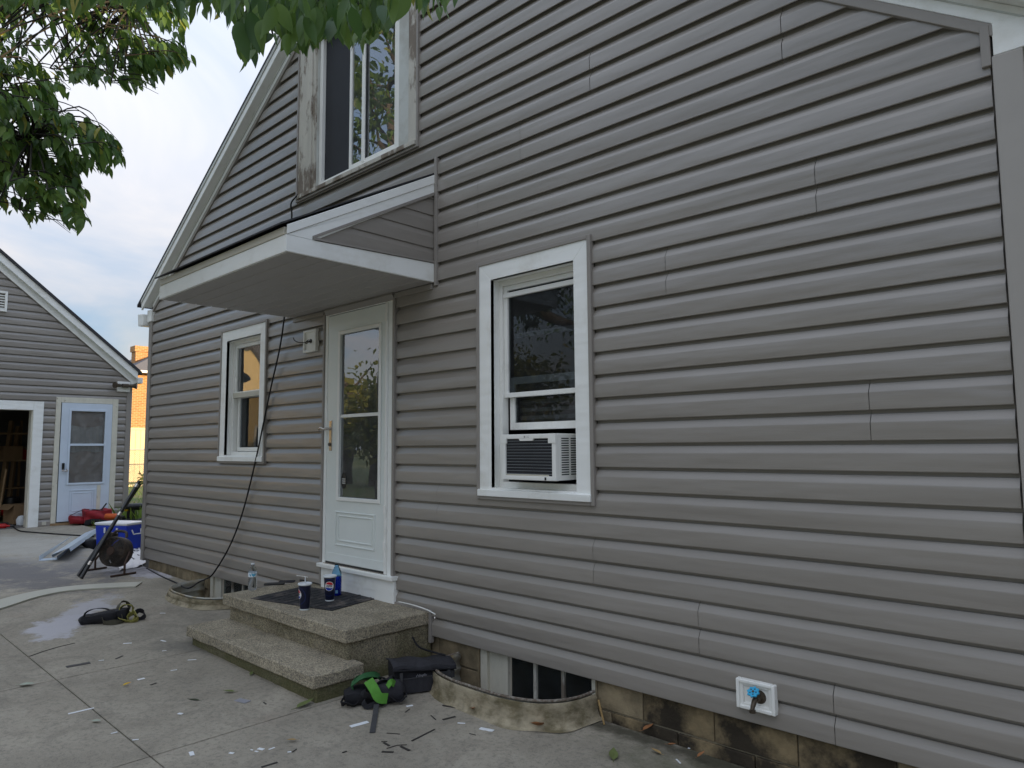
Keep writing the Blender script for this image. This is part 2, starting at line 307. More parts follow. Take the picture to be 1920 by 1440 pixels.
# ------------------------------------------------------------------ mesh helpers
class MB:
    def __init__(s): s.v = []; s.f = []
    def add(s, vs, fs):
        o = len(s.v); s.v += [tuple(map(float, p)) for p in vs]; s.f += [tuple(o+i for i in q) for q in fs]; return s
    def box(s, x0, x1, y0, y1, z0, z1, M=None):
        vs = [(x, y, z) for x in (x0, x1) for y in (y0, y1) for z in (z0, z1)]
        if M is not None: vs = [tuple(M@Vector(p)) for p in vs]
        return s.add(vs, [(0,1,3,2),(4,6,7,5),(0,4,5,1),(2,3,7,6),(0,2,6,4),(1,5,7,3)])
    def quad(s, a, b, c, d): return s.add([a,b,c,d], [(0,1,2,3)])
    def prism(s, poly, axis, a, b):                # poly 2D, extruded along axis from a to b
        n = len(poly)
        def P(p, t):
            return {'x': (t, p[0], p[1]), 'y': (p[0], t, p[1]), 'z': (p[0], p[1], t)}[axis]
        return s.add([P(p, a) for p in poly]+[P(p, b) for p in poly], [tuple(range(n))[::-1], tuple(range(n, 2*n))]+[(i, (i+1) % n, n+(i+1) % n, n+i) for i in range(n)])
    def tube(s, pts, r, n=8, cap=True):
        pts = [Vector(p) for p in pts]; rs = r if isinstance(r, (list, tuple)) else [r]*len(pts)
        t0 = (pts[1]-pts[0]).normalized(); up = Vector((0,0,1)) if abs(t0.z) < .9 else Vector((1,0,0))
        a = t0.cross(up).normalized(); vs = []
        for i, p in enumerate(pts):
            t = (pts[min(i+1, len(pts)-1)]-pts[max(i-1, 0)]).normalized()
            a = (a-t*a.dot(t)).normalized(); b = t.cross(a)
            vs += [p+(a*math.cos(2*PI*k/n)+b*math.sin(2*PI*k/n))*rs[i] for k in range(n)]
        fs = [(i*n+k, i*n+(k+1) % n, (i+1)*n+(k+1) % n, (i+1)*n+k) for i in range(len(pts)-1) for k in range(n)]
        if cap: fs += [tuple(range(n))[::-1], tuple((len(pts)-1)*n+k for k in range(n))]
        return s.add(vs, fs)
    def lathe(s, prof, n=24, M=None, cap=True):
        vs = [(r*math.cos(2*PI*k/n), r*math.sin(2*PI*k/n), z) for r, z in prof for k in range(n)]
        if M is not None: vs = [tuple(M@Vector(p)) for p in vs]
        fs = [(i*n+k, i*n+(k+1) % n, (i+1)*n+(k+1) % n, (i+1)*n+k) for i in range(len(prof)-1) for k in range(n)]
        if cap: fs += [tuple(range(n))[::-1], tuple((len(prof)-1)*n+k for k in range(n))]
        return s.add(vs, fs)
    def ribbon(s, pts, wdir, width, th=.003):
        pts = [Vector(p) for p in pts]; vs = []
        wd = [Vector(x) for x in wdir] if isinstance(wdir[0], (tuple, list, Vector)) else [Vector(wdir)]*len(pts)
        for i, p in enumerate(pts):
            t = (pts[min(i+1, len(pts)-1)]-pts[max(i-1, 0)]).normalized()
            a = (wd[i]-t*wd[i].dot(t)).normalized(); b = t.cross(a)
            for q, r in ((-1,-1),(1,-1),(1,1),(-1,1)): vs.append(p+a*q*width/2+b*r*th/2)
        fs = [(i*4+k, i*4+(k+1) % 4, (i+1)*4+(k+1) % 4, (i+1)*4+k) for i in range(len(pts)-1) for k in range(4)]
        m = (len(pts)-1)*4
        return s.add(vs, fs+[(3,2,1,0), (m,m+1,m+2,m+3)])
    def build(s, name, m, parent=None, smooth=None, bevel=0., label=None, cat=None, group=None, kind=None, seg=2, recalc=True):
        me = bpy.data.meshes.new(name); me.from_pydata(s.v, [], s.f); me.materials.append(MATS[m] if isinstance(m, str) else m)
        if recalc:
            bm = bmesh.new(); bm.from_mesh(me); bmesh.ops.recalc_face_normals(bm, faces=bm.faces)
            bm.to_mesh(me); bm.free()
        if smooth is not None:
            me.polygons.foreach_set('use_smooth', [True]*len(me.polygons)); me.set_sharp_from_angle(angle=math.radians(smooth))
        o = bpy.data.objects.new(name, me); col.objects.link(o)
        if bevel:
            md = o.modifiers.new('bevel', 'BEVEL'); md.width = bevel; md.segments = seg; md.limit_method = 'ANGLE'; md.angle_limit = math.radians(40)
        return fin(o, parent, label, cat, group, kind)
def wmat(o):
    m = Matrix.LocRotScale(o.location, o.rotation_euler.to_quaternion(), o.scale)
    return wmat(o.parent)@o.matrix_parent_inverse@m if o.parent else m
def fin(o, parent=None, label=None, cat=None, group=None, kind=None):
    if parent is not None:
        o.parent = parent; o.matrix_parent_inverse = wmat(parent).inverted()
    for k, v in (('label', label), ('category', cat), ('group', group), ('kind', kind)):
        if v: o[k] = v
    return o
def E(name, loc, label, cat, group=None):
    o = bpy.data.objects.new(name, None); o.empty_display_size = .1; col.objects.link(o); o.location = tuple(map(float, loc))
    return fin(o, None, label, cat, group)
def bx(name, m, parent, *a, bevel=0., **k): return MB().box(*a).build(name, m, parent, bevel=bevel, **k)
def inst(src, name, M, parent=None, **k):          # copy sharing mesh data, placed by world matrix
    o = bpy.data.objects.new(name, src); col.objects.link(o); o.matrix_world = M
    l, r, s_ = M.decompose(); o.location = l; o.rotation_euler = r.to_euler(); o.scale = s_
    if parent is not None: o.parent = parent; o.matrix_parent_inverse = wmat(parent).inverted()
    for a, v in k.items():
        if v: o[{'cat': 'category'}.get(a, a)] = v
    return o
def gM(u, v, rz=0., dz=0.):                        # frame lying on the sloping concrete
    p = gp(u, v); return Matrix.Translation((p[0], p[1], p[2]+dz))@Matrix.Rotation(SL, 4, 'Y')@Matrix.Rotation(rz, 4, 'Z')
def xf(mb, M): mb.v = [tuple(M@Vector(p)) for p in mb.v]; return mb
def catmull(pts, n=6):
    pts = [Vector(p) for p in pts]; P = [2*pts[0]-pts[1]]+pts+[2*pts[-1]-pts[-2]]; o = []
    for i in range(1, len(P)-2):
        for k in range(n):
            t = k/n; a, b, c, d = P[i-1:i+3]
            o.append(.5*((2*b)+(c-a)*t+(2*a-5*b+4*c-d)*t*t+(3*b-a-3*c+d)*t**3))
    return o+[pts[-1]]
def frame(mb, x0, x1, z0, z1, wx, wz, y0, y1):     # rectangular ring in the wall plane
    mb.box(x0, x0+wx, y0, y1, z0, z1); mb.box(x1-wx, x1, y0, y1, z0, z1)
    mb.box(x0+wx, x1-wx, y0, y1, z0, z0+wz); mb.box(x0+wx, x1-wx, y0, y1, z1-wz, z1); return mb
# ------------------------------------------------------------------ ground
def sheet(rects, name, m, dz, kind='structure', parent=None):
    mb = MB()
    for x0, x1, y0, y1 in rects:
        xs = sorted({x0, x1, *[q for q in (-16, 5) if x0 < q < x1]})
        for a, b in zip(xs, xs[1:]): mb.quad((a, y0, gz(a)+dz), (b, y0, gz(b)+dz), (b, y1, gz(b)+dz), (a, y1, gz(a)+dz))
    return mb.build(name, m, parent, kind=kind)
mat('corner_vinyl', (.37,.345,.315), .42, .04, 5, .03, 90)
mat('lawn', (.085,.12,.03), .95, .3, 6, .6, 60, c2=(.14,.12,.06), cscale=2)
sheet([(-400,-14.3,-300,300), (5,300,-300,300), (-14.3,5,-300,-9), (-14.3,5,11,300), (-14.3,-8.955,.75,11), (-.18,5,.0,11)], 'ground', 'lawn', -.015)
drive = bpy.data.objects.new('driveway', None); col.objects.link(drive); drive.location = (-5,-2,gz(-5))
drive['kind'] = 'structure'
mat('joint_dirt', (.03,.027,.022), .95, .3)
WELLS = [(-2.97,.55,.40), (-6.80,.56,.47)]
def wellpt(c, a, d, t, grow=0.):
    ct, st = math.cos(t), math.sin(t)
    return (c+(a+grow)*math.copysign(abs(ct)**.72, ct), -(d+grow)*abs(st)**.72)
g = .004
def slab(x0, x1, y0, y1, notches=()):
    P = [(x0, y0), (x1, y0), (x1, y1)]
    for c, a, d in sorted(notches, key=lambda q: -q[0]):
        P += [wellpt(c, a, d, t*PI/28, .008) for t in range(0, 29)] if True else []
    P += [(x0, y1)]
    n = len(P); mb = MB()
    mb.add([(x, y, gz(x)) for x, y in P]+[(x, y, gz(x)-.6 if False else gz(x)-.10) for x, y in P], [tuple(range(n))]+[(i, n+i, n+(i+1) % n, (i+1) % n) for i in range(n)])
    return mb.build('slab', 'concrete', drive)
XB = [-14.3,-11.7,-8.955,-5.2,-3.65,-.55,1.0,2.6,5]
for r, (y0, y1) in enumerate(((-1.84,0),(-3.6,-1.84),(-5.4,-3.6),(-9,-5.4))):
    for a, b in zip(XB, XB[1:]):
        if r == 0:
            yt = .75 if b <= -9.0 else -.001
            slab(a+g, b-g, y0+g, yt, [q for q in WELLS if a < q[0] < b])
        else: slab(a+g, b-g, y0+g, y1-g)
base = MB()
for x0, x1, y0, y1 in ((-14.3,-8.955,-9,.75), (-8.955,-7.4,-9,-.0), (-7.4,-6.2,-9,-.55), (-6.2,-3.55,-9,0), (-3.55,-2.38,-9,-.48), (-2.38,5,-9,0)):
    base.quad((x0, y0, gz(x0)-.016), (x1, y0, gz(x1)-.016), (x1, y1, gz(x1)-.016), (x0, y1, gz(x0)-.016))
base.build('joint_bed', 'joint_dirt', drive)
# the short open crack branching off the long joint
crk = [gp(u, v) for u, v in ((55,1231), (80,1222), (110,1213), (140,1206))]
MB().ribbon([(p[0], p[1], gz(p[0])+.0012) for p in crk], (1,0,0), .012, .002).build('crack', 'joint_dirt', drive)

# ------------------------------------------------------------------ the house
house = E('clapboard_house', (-4.5,4,gz(-4.5)), 'grey sided house with white trimmed windows, storm door and small door canopy', 'house')
RW = .127
LX, RX = -8.95, -.452; RLX = -9.086; ZEL = 2.852+(LX-RLX)*.609
def xl(z): return max(LX, RLX+(z-2.852)/.609)
def xr(z): return RX if z < 2.852 else RX-(z-2.852)/.697
APX = (-4.47, 2.852+(-4.47-RLX)*.609)
OPEN = {  # x0,x1,z0,z1 cut in the siding (outer edge of the J-channels)
    'small': (-7.055,-6.10,1.12,2.46), 'door': (-5.14,-4.17,-1.,2.42), 'ac': (-3.305,-2.372,.93,2.456), 'upper': (-5.63,-3.915,3.44,5.02), 'plat': (-5.46,-3.755,-1.,.172)}
def intervals(z):
    a, b = xl(z), xr(z); iv = [(a, b)]
    for x0, x1, z0, z1 in OPEN.values():
        if z0 < z < z1:
            nv = []
            for p, q in iv:
                if x1 <= p or x0 >= q: nv.append((p, q)); continue
                if x0 > p: nv.append((p, x0))
                if x1 < q: nv.append((x1, q))
            iv = nv
    return iv
ZC = sorted({z for o in OPEN.values() for z in o[2:]})
wall = MB()
zs = sorted({0., 2.852, ZEL, APX[1]-.02, *[z for z in ZC if 0 < z < APX[1]], *np.arange(.4, 5.6, .4).tolist()})
for z0, z1 in zip(zs, zs[1:]):
    zm = (z0+z1)/2
    for p, q in intervals(zm):
        ed = lambda x, z: (xl(z) if abs(x-xl(zm)) < 1e-6 else xr(z) if abs(x-xr(zm)) < 1e-6 else x)
        wall.quad((ed(p, z0), .006, z0), (ed(q, z0), .006, z0), (ed(q, z1), .006, z1), (ed(p, z1), .006, z1))
wallo = wall.build('wall', 'wall_core', house)
# siding: each vinyl panel is two dutch-lap courses, cut at openings and rakes, lapped at its seams
PROF = [(-.0145,.045), (-.0145,.0025), (-.0205,.001), (-.0225,.004), (-.0240,.073), (-.0225,.079), (-.0070,.105), (-.0050,.1115), (.004,.113), (.004,.165)]
SEAM = {}
for u, v in ((980,275), (1110,135), (1533,365), (1117,1052), (1314,1175), (1568,1345), (824,955), (529,397)):
    p = yp(u, v); SEAM.setdefault(int(p[2]/(2*RW)), []).append(p[0])
rs = random.Random(3)
for k in range(23):
    if k in (5,8,12): SEAM.setdefault(k, []).append((-.95,-1.9,-1.25)[(5,8,12).index(k)])
    if k not in SEAM: SEAM[k] = [rs.choice((-8.0,-7.6,-5.8,-5.3,-4.9))-rs.random()*.3] if k not in (10,11) else [-3.3]
def pieces(mb):                                    # contiguous pieces of a panel
    Q = [(min(mb.v[i][0] for i in f), max(mb.v[i][0] for i in f), min(mb.v[i][2] for i in f), max(mb.v[i][2] for i in f), f) for f in mb.f]
    par = list(range(len(Q)))
    def fd(a):
        while par[a] != a: a = par[a]
        return a
    for a in range(len(Q)):
        for b in range(a):
            if min(Q[a][1], Q[b][1])-max(Q[a][0], Q[b][0]) > .001 and min(Q[a][3], Q[b][3])-max(Q[a][2], Q[b][2]) > -1e-5: par[fd(a)] = fd(b)
            elif abs(Q[a][0]-Q[a][1]) < 1e-6 or abs(Q[b][0]-Q[b][1]) < 1e-6:
                if min(Q[a][1], Q[b][1])-max(Q[a][0], Q[b][0]) > -1e-5 and min(Q[a][3], Q[b][3])-max(Q[a][2], Q[b][2]) > 1e-6: par[fd(a)] = fd(b)
    out = {}
    for a in range(len(Q)): out.setdefault(fd(a), MB()).add([mb.v[i] for i in Q[a][4]], [(0,1,2,3)])
    for m_ in out.values():                         # weld
        key = {}; nv = []; mp = []
        for p in m_.v:
            k_ = tuple(round(c, 5) for c in p)
            if k_ not in key: key[k_] = len(nv); nv.append(p)
            mp.append(key[k_])
        m_.v = nv; m_.f = [tuple(dict.fromkeys(mp[i] for i in f)) for f in m_.f]; m_.f = [f for f in m_.f if len(f) > 2]
    return list(out.values())
def ysub(y, z):                                    # tiny waviness of vinyl
    return y
npan = 0
for k in range(23):
    sm = sorted(SEAM[k]); bnd = [-50]+sm+[50]
    for i in range(len(bnd)-1):
        odd = i % 2; s0, s1 = bnd[i]+.0016, bnd[i+1]-.0016
        dy = -.0012 if odd else 0.
        mb = MB()
        for c in (2*k, 2*k+1):
            z0 = c*RW
            pr = []
            for (ya, za), (yb, zb) in zip(PROF, PROF[1:]):
                cuts = sorted([z for z in ZC+[2.852, ZEL] if min(za, zb)+z0 < z < max(za, zb)+z0], reverse=zb < za)
                seq = [za+z0]+cuts+[zb+z0]
                for a, b in zip(seq, seq[1:]):
                    fa = 0 if zb == za else (a-z0-za)/(zb-za); fb = 1 if zb == za else (b-z0-za)/(zb-za)
                    pr.append((ya+(yb-ya)*fa, a, ya+(yb-ya)*fb, b))
            for y0, a, y1, b in pr:
                zm = (a+b)/2
                if zm > APX[1]-.01: continue
                for p, q in intervals(zm):
                    e0 = lambda z: max(s0, xl(z) if abs(p-xl(zm)) < 1e-6 else p)
                    e1 = lambda z: min(s1, xr(z) if abs(q-xr(zm)) < 1e-6 else q)
                    if e1(zm)-e0(zm) < .004: continue
                    mb.quad((e0(a), y0+dy, a), (e1(a), y0+dy, a), (max(e1(b), e0(b)), y1+dy, b), (min(e0(b), e1(b)), y1+dy, b))
                    for xe, cond in ((s0, e0(zm) == s0), (s1, e1(zm) == s1)):
                        if odd and cond and a != b: mb.quad((xe, y0+dy, a), (xe, y1+dy, b), (xe, y1+.002, b), (xe, y0+.002, a))
        if mb.f:
            for cmb in pieces(mb): cmb.build('siding_panel', 'siding', wallo, smooth=32, recalc=False)
# other walls, floors, roof
def wallbox(*a): bx('wall', 'siding_trim', house, *a)
wallbox(-8.94,-8.82,.02,10.9,.0,2.95); wallbox(-.50,-.24,.02,10.9,.0,2.95)
MB().prism([(-8.94,0),(-.26,0),(-.26,2.9),(-4.5,5.62),(-8.94,2.9)], 'y', 10.9, 11.0).build('wall', 'siding_trim', house)
bx('floor', 'interior', house, -8.81,-.5,.2,10.8,.10,.14); bx('ceiling', 'interior', house, -8.81,-.5,.2,10.8,2.62,2.66)
bx('partition', 'interior', house, -8.81,-.5,2.6,2.65,.16,2.6); bx('partition', 'interior', house, -8.81,-.5,3.4,3.45,2.68,4.9)
# roof slopes (thickness .09) with small overhang over the gable
for sgn, (ex, ez) in ((-1, (-9.22, 2.86)), (1, (-.02, 2.72))):
    ax, az = APX[0], APX[1]+.228
    ex2 = ex
    sl = .609 if sgn < 0 else .697
    ez2 = az-abs(ax-ex2)*sl
    MB().prism([(ex2, ez2), (ax, az), (ax, az+.032), (ex2, ez2+.032)], 'y', -.118, 11.1).build('roof', 'shingle', house)
def rake(sgn, x0, x1, o0, o1, y0, y1, name, m, bevel=0.):
    # board running up the gable, from line offset o0 to o1 (vertical) above the siding edge
    f = (lambda x: 2.852+(x-RLX)*.609) if sgn < 0 else (lambda x: 2.852+(RX-x)*.697)
    return MB().prism([(x0, f(x0)+o0), (x1, f(x1)+o0), (x1, f(x1)+o1), (x0, f(x0)+o1)], 'y', y0, y1).build(name, m, house, bevel=bevel)
for sgn, x0, x1 in ((-1, LX+.005, APX[0]), (1, APX[0]+.002, RX+.02)):
    rake(sgn, x0, x1, -.028, .022, -.036, .0, 'rake_channel', 'siding_trim', .003)
    rake(sgn, x0, x1+(.35 if sgn > 0 else 0), .024, .115, -.032, .0, 'frieze_board', 'white_trim', .003)
    rake(sgn, x0-(.12 if sgn < 0 else 0), x1+(.35 if sgn > 0 else 0), .116, .135, -.085, .0, 'rake_soffit', 'white_trim', .002)
    rake(sgn, x0-(.16 if sgn < 0 else 0), x1+(.4 if sgn > 0 else 0), .108, .225, -.108, -.086, 'rake_fascia', 'white_trim', .003)
    rake(sgn, x0-(.16 if sgn < 0 else 0), x1+(.4 if sgn > 0 else 0), .185, .226, -.117, -.1085, 'drip_edge', 'shaded_white', .002)
    rake(sgn, x0, x1+(.35 if sgn > 0 else 0), .075, .082, -.036, -.0325, 'bead', 'shaded_white')
# right end: eave return, short channel, wide corner board and downspout
MB().prism([(-.438,2.735),(-.10,2.735),(-.10,2.83),(-.40,2.858),(-.438,2.872)], 'y', -.036, .02).build('eave_return', 'white_trim', house, bevel=.003)
bx('rake_channel', 'siding_trim', house, -.478,-.446,-.040,0,2.70,2.862, bevel=.003)
bx('corner_board', 'corner_vinyl', house, -.444,-.345,-.042,.3,-.01,2.733, bevel=.006)
bx('corner_board', 'corner_vinyl', house, -.334,-.27,-.02,.3,-.01,2.733, bevel=.004)
dsp = bx('downspout', 'cream_trim', house, -.262,-.19,-.075,-.03,-.12,2.70, bevel=.008)
# left end
bx('corner_board', 'siding_trim', house, -9.045,-8.952,-.034,.05,-.03,2.88, bevel=.006)
bx('eave_return', 'white_trim', house, -9.07,-8.935,-.05,.02,2.80,2.945, bevel=.004)
MB().prism([(-9.08,2.76),(-9.085,2.90),(-9.27,2.92),(-9.245,2.77)], 'y', -.09, 11.0).build('gutter', 'white_trim', house, bevel=.004)
# foundation: courses of concrete block with recessed joints
found = MB()
FO = [(-3.36,-2.42), (-7.30,-6.35)]
fx = [-8.94]+[v for p in sorted(FO) for v in p]+[-.25]
for a, b in zip(fx[::2], fx[1::2]): found.box(a, b, .035, .2, -.75, .0)
for a, b in FO: found.box(a, b, .035, .2, -.75, -.46)
fo = found.build('foundation', 'mortar', house)
blkm = {}
for row, (z0, z1) in enumerate(((-.155,-.006), (-.36,-.165), (-.57,-.37))):
    x = -8.93-(.2 if row % 2 else 0)
    while x < -.26:
        a, b = max(x+.003, -8.93), min(x+.397, -.26); x += .4
        segs = [(a, b)]
        for p, q in FO:
            if z1 > -.46: segs = [s for (c, d) in segs for s in ((c, min(d, p)), (max(c, q), d)) if s[1]-s[0] > .03] if True else segs
        for c, d in segs:
            if z0 < -.5 and not any(p-.3 < (c+d)/2 < q+.3 for p, q in FO): continue
            yo = R_.uniform(-.004,.004)
            bx('block', 'block_wet' if -2.2 < (c+d)/2 < -.9 else 'block', fo, c, d, .024+yo*.6, .04, z0, z1, bevel=.004)
# soil line where slab meets wall is given by the joint bed
# ---- windows
def jch(o, parent, w=.026):
    x0, x1, z0, z1 = o
    return frame(MB(), x0, x1, z0, z1, w, w, -.040, .0).build('channel_trim', 'siding_trim', parent, bevel=.004)
def part(name, label=None):
    o = bpy.data.objects.new(name, None); o.empty_display_size = .1; col.objects.link(o); fin(o, house)
    if label: o['label'] = label
    return o
def reveal(mb, x0, x1, z0, z1, y0, y1, t=.012):
    mb.box(x0-t, x0, y0, y1, z0-t, z1+t); mb.box(x1, x1+t, y0, y1, z0-t, z1+t); mb.box(x0, x1, y0, y1, z1, z1+t); mb.box(x0, x1, y0, y1, z0-t, z0); return mb
def casing(win, o, cw, ct, cb, m='white_trim'):
    x0, x1, z0, z1 = o; q = .024
    a = (x0+q, x1-q, z0+q, z1-q)
    pts = [(a[0], a[2]), (a[1], a[2]), (a[1], a[3]), (a[0], a[3])]; inn = [(a[0]+cw, a[2]+cb), (a[1]-cw, a[2]+cb), (a[1]-cw, a[3]-ct), (a[0]+cw, a[3]-ct)]
    for i, nm in ((1, 'side'), (2, 'head'), (3, 'side')):
        j = (i+1) % 4; e = .0009
        MB().prism([pts[i], pts[j], inn[j], inn[i]], 'y', -.032, .0).build('casing_board', m, win, bevel=.0025)
    reveal(MB(), inn[0][0], inn[1][0], inn[0][1], inn[2][1], -.030, .10).build('jamb', m, win)
    return inn[0][0], inn[1][0], inn[0][1], inn[2][1]
def sill(win, o, h, m='white_trim'):
    x0, x1, z0, z1 = o
    MB().prism([(-.052, z0+.022), (-.052, z0+.022+h*.8), (.0, z0+.022+h), (.09, z0+.022+h*1.15), (.09, z0+.022)], 'x', x0+.02, x1-.02).build('sill', m, win, bevel=.003)
def sash(win, x0, x1, z0, z1, y, w=.036, d=.03, m='white_vinyl', gl='glass', wb=None):
    s = frame(MB(), x0, x1, z0, z1, w, wb or w, y, y+d).build('sash', m, win, bevel=.003)
    bx('pane', gl, win, x0+w-.003, x1-w+.003, y+d*.5, y+d*.5+.003, z0+(wb or w)-.003, z1-(wb or w)+.003)
    return s
# window with the air conditioner
w1 = part('window', 'tall window with a white capped frame and a dark double-hung sash above the air conditioner')
o = OPEN['ac']; jch(o, w1); ix0, ix1, iz0, iz1 = casing(w1, o, .105, .105, .05); sill(w1, o, .05)
fr = frame(MB(), ix0, ix1, iz0, iz1, .028, .035, .045, .10).build('frame', 'white_vinyl', w1, bevel=.003)
sash(w1, ix0+.03, ix1-.03, 1.57, iz1-.036, .060, .03, .03, gl='glass_screen')                                   # storm / upper sash
bx('meeting_rail', 'white_vinyl', w1, ix0+.03, ix1-.03, .052, .075, 2.215, 2.245, bevel=.002)
sash(w1, ix0+.045, ix1-.045, 1.365, 1.70, .094, .04, .03, gl='glass_screen', wb=.045)
for z in (1.96, 1.66): bx('inner_rail', 'soffit', w1, ix0+.05, ix1-.05, .135, .16, z, z+.03)
for i in range(6): bx('slat', 'soffit', w1, ix0+.06, ix1-.06, .17, .173, 1.43+i*.05, 1.455+i*.05)
# small window
w2 = part('window', 'smaller double-hung window beside the hanging black cable')
o = OPEN['small']; jch(o, w2); ix0, ix1, iz0, iz1 = casing(w2, o, .105, .10, .055); sill(w2, o, .055)
frame(MB(), ix0, ix1, iz0, iz1, .03, .035, .04, .10).build('frame', 'white_vinyl', w2, bevel=.003)
sash(w2, ix0+.032, ix1-.032, 1.79, iz1-.037, .045, .036, .03, gl='glass_storm')
sash(w2, ix0+.045, ix1-.045, iz0+.04, 1.80, .078, .036, .03, gl='glass_screen')
bx('meeting_rail', 'cream_trim', w2, ix0+.03, ix1-.03, .030, .075, 1.765, 1.815, bevel=.003)
cu = MB()
for i in range(9): cu.add([(ix0+.22+i*.03, .16+.015*(i % 2), 1.25), (ix0+.25+i*.03, .16+.015*((i+1) % 2), 1.25), (ix0+.25+i*.03, .16+.015*((i+1) % 2), 1.66), (ix0+.22+i*.03, .16+.015*(i % 2), 1.66)], [(0,1,2,3)])
cu.build('curtain', 'blind_cloth', w2)
# upper window: weathered casing, slider with storm frame
w3 = part('window', 'upper slider window in a weathered wooden casing with peeling paint')
o = OPEN['upper']; jch(o, w3, .02)
x0, x1, z0, z1 = o
for n_, a in (('side', (x0+.02, -5.40, z0+.02, z1-.02)), ('side', (-4.035, x1-.02, z0+.02, z1-.02))):
    bx('casing_board', 'peel_paint', w3, a[0], a[1], -.03, 0, a[2], a[3], bevel=.004)
bx('casing_board', 'peel_paint', w3, -5.40,-5.355, -.018, .05, z0+.04, z1-.03, bevel=.003)
bx('casing_board', 'peel_paint', w3, -5.40,-4.035, -.03, 0, z1-.12, z1-.02, bevel=.004)
MB().prism([(-.055, z0+.02), (-.055, z0+.055), (.06, z0+.085), (.06, z0+.02)], 'x', x0+.021, x1-.021).build('sill', 'peel_paint', w3, bevel=.004)
reveal(MB(), -5.354,-4.036, z0+.075, z1-.12, .0, .10).build('jamb', 'shaded_white', w3)
bx('stop_board', 'shaded_white', w3, -4.205,-4.04, .012, .03, z0+.08, z1-.12, bevel=.003)
frame(MB(), -5.35,-4.21, z0+.088, z1-.125, .045, .035, .02, .08).build('frame', 'white_vinyl', w3, bevel=.003)
sash(w3, -4.90,-4.255, z0+.124, z1-.162, .03, .028, .025, gl='glass_storm')
sash(w3, -5.305,-4.84, z0+.124, z1-.162, .060, .03, .025, gl='glass_dark')
bx('mullion', 'white_vinyl', w3, -4.705,-4.665, .018, .03, z0+.124, z1-.162, bevel=.002)
bx('insect_screen', 'dark_screen', w3, -5.30,-4.93, .05, .052, z0+.125, z1-.163)
# ---- storm door with entry door behind
dr = part('door', 'pale grey storm door with a tall glass panel above one embossed panel')
o = OPEN['door']
for a in ((o[0], o[0]+.026, -.040, 0, .172, 2.40), (o[1]-.026, o[1], -.040, 0, .172, 2.40)): bx('channel_trim', 'siding_trim', dr, *a, bevel=.004)
bx('casing_board', 'white_trim', dr, -5.113,-5.075,-.03,.02,.172,2.40, bevel=.004); bx('casing_board', 'white_trim', dr, -4.252,-4.197,-.03,.02,.172,2.40, bevel=.004)
bx('casing_board', 'white_trim', dr, -5.075,-4.252,-.03,.02,2.345,2.42, bevel=.004)
bx('hinge_rail', 'white_vinyl', dr, -4.272,-4.254,-.045,-.01,.35,2.345, bevel=.002)
for z in (.52,.78,1.9,2.2): bx('hinge', 'white_vinyl', dr, -4.276,-4.25,-.05,-.044,z,z+.06, bevel=.001)
reveal(MB(), -5.074,-4.253, .30, 2.343, .021, .16).build('jamb', 'white_trim', dr)
DX0, DX1, DZ0, DZ1 = -5.068,-4.276,.365,2.338
GX0, GX1, GZ0, GZ1 = -4.885,-4.362,.875,2.17
leaf = MB(); frame(leaf, DX0, DX1, DZ0, DZ1, .001, .001, -.028, -.027)
leaf = MB()
leaf.box(DX0, GX0, -.028, .0, DZ0, DZ1); leaf.box(GX1, DX1, -.028, .0, DZ0, DZ1); leaf.box(GX0, GX1, -.028, .0, GZ1, DZ1); leaf.box(GX0, GX1, -.028, .0, DZ0, GZ0)
lf = leaf.build('door_leaf', 'door_paint', dr)
frame(MB(), GX0-.028, GX1+.028, GZ0-.028, GZ1+.028, .03, .03, -.040, -.029).build('glazing_bead', 'white_vinyl', dr, bevel=.005)
bx('pane', 'glass_storm', dr, GX0, GX1, -.016,-.012, GZ0, GZ1)
bx('cross_bar', 'white_vinyl', dr, GX0+.002, GX1-.002, -.026,-.019, 1.50,1.525, bevel=.002)
for i, (e, y) in enumerate(((0,.008), (.035,.007))):
    frame(MB(), -4.93+e, -4.40-e, .50+e, .765-e*.8, .014, .012, -.028-y, -.0275).build('panel_moulding', 'door_paint', dr, bevel=.0035)
bx('kick_rail', 'door_paint', dr, DX0+.01, DX1-.01, -.031,-.0282, DZ0+.005, .435, bevel=.002)
bx('bottom_sweep', 'black_plastic', dr, DX0, DX1, -.026,-.004, .348, .3645)
ha = bx('handle_plate', 'chrome', dr, -5.030,-4.992,-.036,-.0285,1.24,1.485, bevel=.008)
MB().tube(catmull([(-5.01,-.036,1.415), (-5.01,-.075,1.415), (-5.04,-.08,1.412), (-5.08,-.082,1.424), (-5.115,-.08,1.412)], 4), .0095, 8).build('lever', 'chrome', dr, smooth=60)
MB().lathe([(.013,0),(.013,.012),(.006,.013)], 12, Matrix.Translation((-5.01,-.036,1.29))@Matrix.Rotation(PI/2, 4, 'X')).build('lock', 'brass_old', dr, smooth=40)
tg = MB(); c_ = (-4.835, 1.005); hx = [(c_[0]+.032*a, c_[1]+.062*b) for a, b in ((-.5,-1),(.5,-1),(1,-.45),(1,.45),(.5,1),(-.5,1),(-1,.45),(-1,-.45))]
tag = tg.prism(hx, 'y', -.0185,-.0165).build('lock_tag', 'black_plastic', dr)
for z in (-.022,-.006,.010): bx('print_line', 'logo_white', dr, c_[0]-.024, c_[0]+.024, -.0192,-.0187, c_[1]+z, c_[1]+z+.005)
bx('threshold', 'white_trim', dr, -5.125,-4.135,-.075,.16,.318,.347, bevel=.004); bx('riser_panel', 'white_trim', dr, -5.10,-4.15,-.045,.1,.15,.318, bevel=.003)
bx('threshold_strip', 'chrome', dr, -5.07,-4.26,-.05,.0,.3472,.353)
